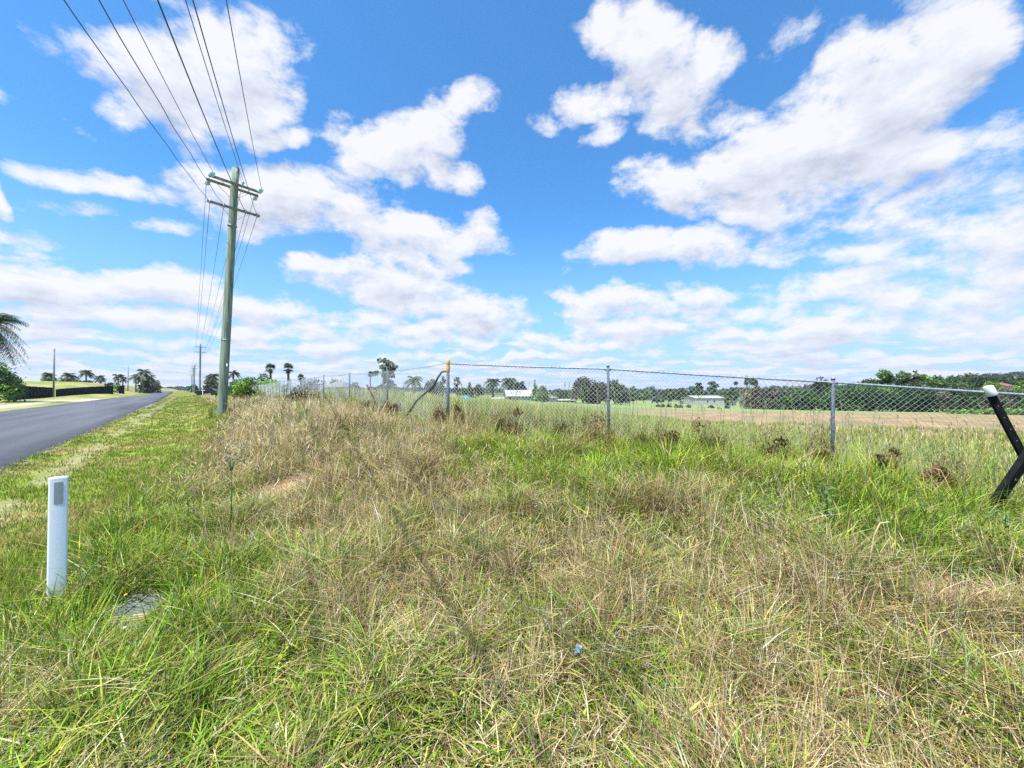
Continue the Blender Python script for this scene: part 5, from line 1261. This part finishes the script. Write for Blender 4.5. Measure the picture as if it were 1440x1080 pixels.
M_PURP = surf('purple_flower', (.10,.07,.17), (.18,.12,.27), 60, .8)
M_YFL = surf('yellow_flower', (.75,.55,.02), (.85,.68,.05), 60, .7)
M_WFL = surf('white_clover', (.60,.60,.50), (.78,.78,.70), 60, .8)
M_PAPER = surf('pale_blue_litter', (.20,.28,.38), (.34,.40,.48), 30, .5)
def verbena():
    x, y = place(326, 770); z = H(x, y); e = empty('purple_flower_plant', (x, y, z)); tag(e, 'tall thin stem topped with small purple flower heads, in the lush grass left', 'flower'); g = random.Random(3)
    h = zof(632, y)-z; m = MB().tube([(0, 0, 0), (.01, 0, h*.6), (0, 0, h*.9)], [.005, .0045, .003], 6); fl = MB()
    for k in range(12):
        a = k*2.4; rr = g.uniform(.03, .13); b = (math.cos(a)*rr, math.sin(a)*rr, h*g.uniform(.90, 1.0)-.02*(k % 3)); m.tube([(0, 0, h*.78), (b[0]*.6, b[1]*.6, h*.88), b], .002, 5)
        c = Vector(b)
        for q in range(5): o_ = Vector((g.uniform(-.012, .012), g.uniform(-.012, .012), g.uniform(-.004, .012))); fl.quad_box(c+o_, (.0032, .0032, .0032), Matrix.Rotation(g.uniform(0, 3), 3, 'Z'))
    m.build('stem', M_STEM, e); fl.build('flower_head', M_PURP, e)
verbena()
leafplant('leafy_weed', 'grey green leafy weed with broad leaves in the grass right of centre', 1163, 745, .42, 26, .15, .030, (.17,.25,.12), seed=1)
leafplant('leafy_weed', 'leafy weed at the foot of the crossed steel posts', 1400, 765, .36, 22, .17, .026, (.20,.30,.12), seed=2, stems=2)
leafplant('broad_leaf_tuft', 'spreading tuft of wide blue green blades above the bare clay at right', 1350, 812, .2, 26, .21, .018, (.22,.32,.10), seed=3, rosette=True)
leafplant('leafy_weed', 'dark upright leafy weed on the verge left of the big pole', 297, 590, .55, 24, .16, .05, (.06,.12,.03), seed=4, stems=3)
leafplant('broad_leaf_tuft', 'small broad leaved weed in the lush grass right of the guide post', 205, 782, .15, 12, .10, .05, (.20,.33,.08), seed=5, rosette=True)
leafplant('leafy_weed', 'slender upright weed with narrow leaves near the left of the dry bank', 268, 745, .5, 26, .12, .018, (.13,.21,.05), seed=6, stems=2)
leafplant('leafy_weed', 'bright green weed in the dry bank left of the fence', 428, 596, .4, 22, .16, .05, (.13,.25,.05), seed=7, stems=3)
def small_flower(name, px, py, mat, r, label, cat, group):
    x, y = place(px, py+6); z = H(x, y)+.16; e = empty(name, (x, y, z-.16)); tag(e, label, cat, group); g = random.Random(int(px))
    MB().tube([(0, 0, -.02), (.004, 0, .1), (0, 0, .165)], .0018, 5).build('stem', M_STEM, e); m = MB()
    for k in range(9): a = k*.7; m.quad_box((math.cos(a)*r*.55, math.sin(a)*r*.55, .17+g.uniform(-.003, .003)), (r*.42, r*.22, r*.25), Matrix.Rotation(a, 3, 'Z') @ Matrix.Rotation(-.4, 3, 'Y'))
    m.build('petals', mat, e)
YF = [(181, 862, 'yellow flower in front of the drain grate'), (278, 833, 'yellow flower in the grass right of the drain grate'), (607, 983, 'yellow flower low in the centre left foreground'), (475, 877, 'yellow flower in the dry grass left of centre')]
for px, py, lb in YF: small_flower('yellow_flower', px, py, M_YFL, .010, lb, 'flower', 'yellow flowers in the grass')
WF = [(129, 1012, 'larger white clover head at the lower left'), (239, 1008, 'large white clover head right of the lower left one'), (27, 897, 'white clover head left below the guide post'), (22, 1025, 'ragged white clover head near the lower left corner'), (180, 913, 'white clover head under the drain grate'), (329, 858, 'small white clover head right of the drain grate'), (191, 1012, 'fuzzy white clover head between the two large ones'), (395, 1065, 'white clover head on the bottom edge left of centre')]
for px, py, lb in WF: small_flower('clover_flower', px, py, M_WFL, .011, lb, 'flower', 'white clover heads in the grass')
x, y = place(812, 968); m = MB().poly([(-.010, 0, 0), (.011, -.006, .004), (.014, .012, .016), (-.008, .014, .018), (.003, .006, .012), (-.02, 0, -.003), (.022, -.008, .001), (.026, .02, .023), (-.012, .024, .027)], [(0, 1, 4), (1, 2, 4), (2, 3, 4), (3, 0, 4), (5, 6, 7, 8), (0, 5, 8, 3), (1, 6, 5, 0)])
m.v = [Vector((p.x*(.8+.5*math.sin(i*3.1)), p.y*(.7+.4*math.sin(i*2.3)), p.z*1.3)) for i, p in enumerate(m.v)]; o = m.build('litter_scrap', M_PAPER); o.location = (x, y, H(x, y)+.20); tag(o, 'crumpled scrap of pale blue and white litter in the foreground grass', 'litter')
# dry twigs and brown tangle beside the guide post
x, y = place(120, 858); e = empty('dead_weed_clump', (x, y, H(x, y))); tag(e, 'grey brown withered clump with bare twigs right of the guide post', 'dead weeds')
g2 = np.random.default_rng(77); n = 700; a = g2.random(n)*6.28; rr = np.sqrt(g2.random(n))*.05; col = jit(pick(n, ['grey', 'brown', 'straw'], [.5, .35, .15])*.75, .3)
blade_mesh('tangle', np.stack([np.cos(a)*rr, np.sin(a)*rr, g2.random(n)*.17], -1), .05+.07*g2.random(n), np.full(n, .003), g2.random(n)*6.28, g2.beta(2, 1.6, n)*.95, g2.random(n)*.5, col*.8, col, 2, DEADM, e)
MB().tube([(0, 0, 0), (.0, 0, .22), (-.025, 0, .31), (.03, .01, .42), (.035, .01, .52)], [.005, .004, .004, .003, .0015], 5).tube([(0, 0, .2), (.05, 0, .30), (.10, .02, .36), (.15, .02, .39)], [.004, .004, .003, .0015], 5).build('twig', M_DRYST if 'M_DRYST' in globals() else M_ARM, e)
# long bent straw stalk above the bare patch on the right
M_STRAW = surf('straw_stalk', (.46,.36,.16), (.62,.50,.26), 20, .7)
x, y = place(1214, 830); z = H(x, y); hh = zof(732, y)-z
o = MB().tube([(0, 0, 0), (.03, 0, hh*.45), (.06, 0, hh*.8), (.10, 0, hh*.97), (.16, 0, hh*.99), (.20, 0, hh*.93)], [.005, .0045, .004, .004, .003, .001], 6).build('bent_stalk', M_STRAW); o.location = (x, y, z); tag(o, 'long bent yellow straw stalk standing above the grass at right', 'grass stalk')

# ------------------------------------------------------------------ air
def haze():
    m, nt = new_mat('haze'); v = nt.nodes.new('ShaderNodeVolumePrincipled'); v.inputs['Color'].default_value = (.90, .95, 1.0, 1); v.inputs['Density'].default_value = .00013
    v.inputs['Anisotropy'].default_value = .2
    o = nt.nodes.new('ShaderNodeOutputMaterial'); nt.links.new(v.outputs[0], o.inputs['Volume'])
    lo, hi = ground_h(np.array([0.]), np.array([0.]))[0], 0
    for o in sc.objects:
        if o.type == 'MESH':
            zs = [(o.matrix_basis @ Vector(c)).z+(o.parent.location.z if o.parent else 0) for c in o.bound_box]; lo = min(lo, min(zs)); hi = max(hi, max(zs))
    lo -= 1; hi += 1
    b = MB().quad_box((0, 0, (lo+hi)/2), (2700, 2700, (hi-lo)/2)).build('haze', m); tag(b, kind='stuff')
haze()
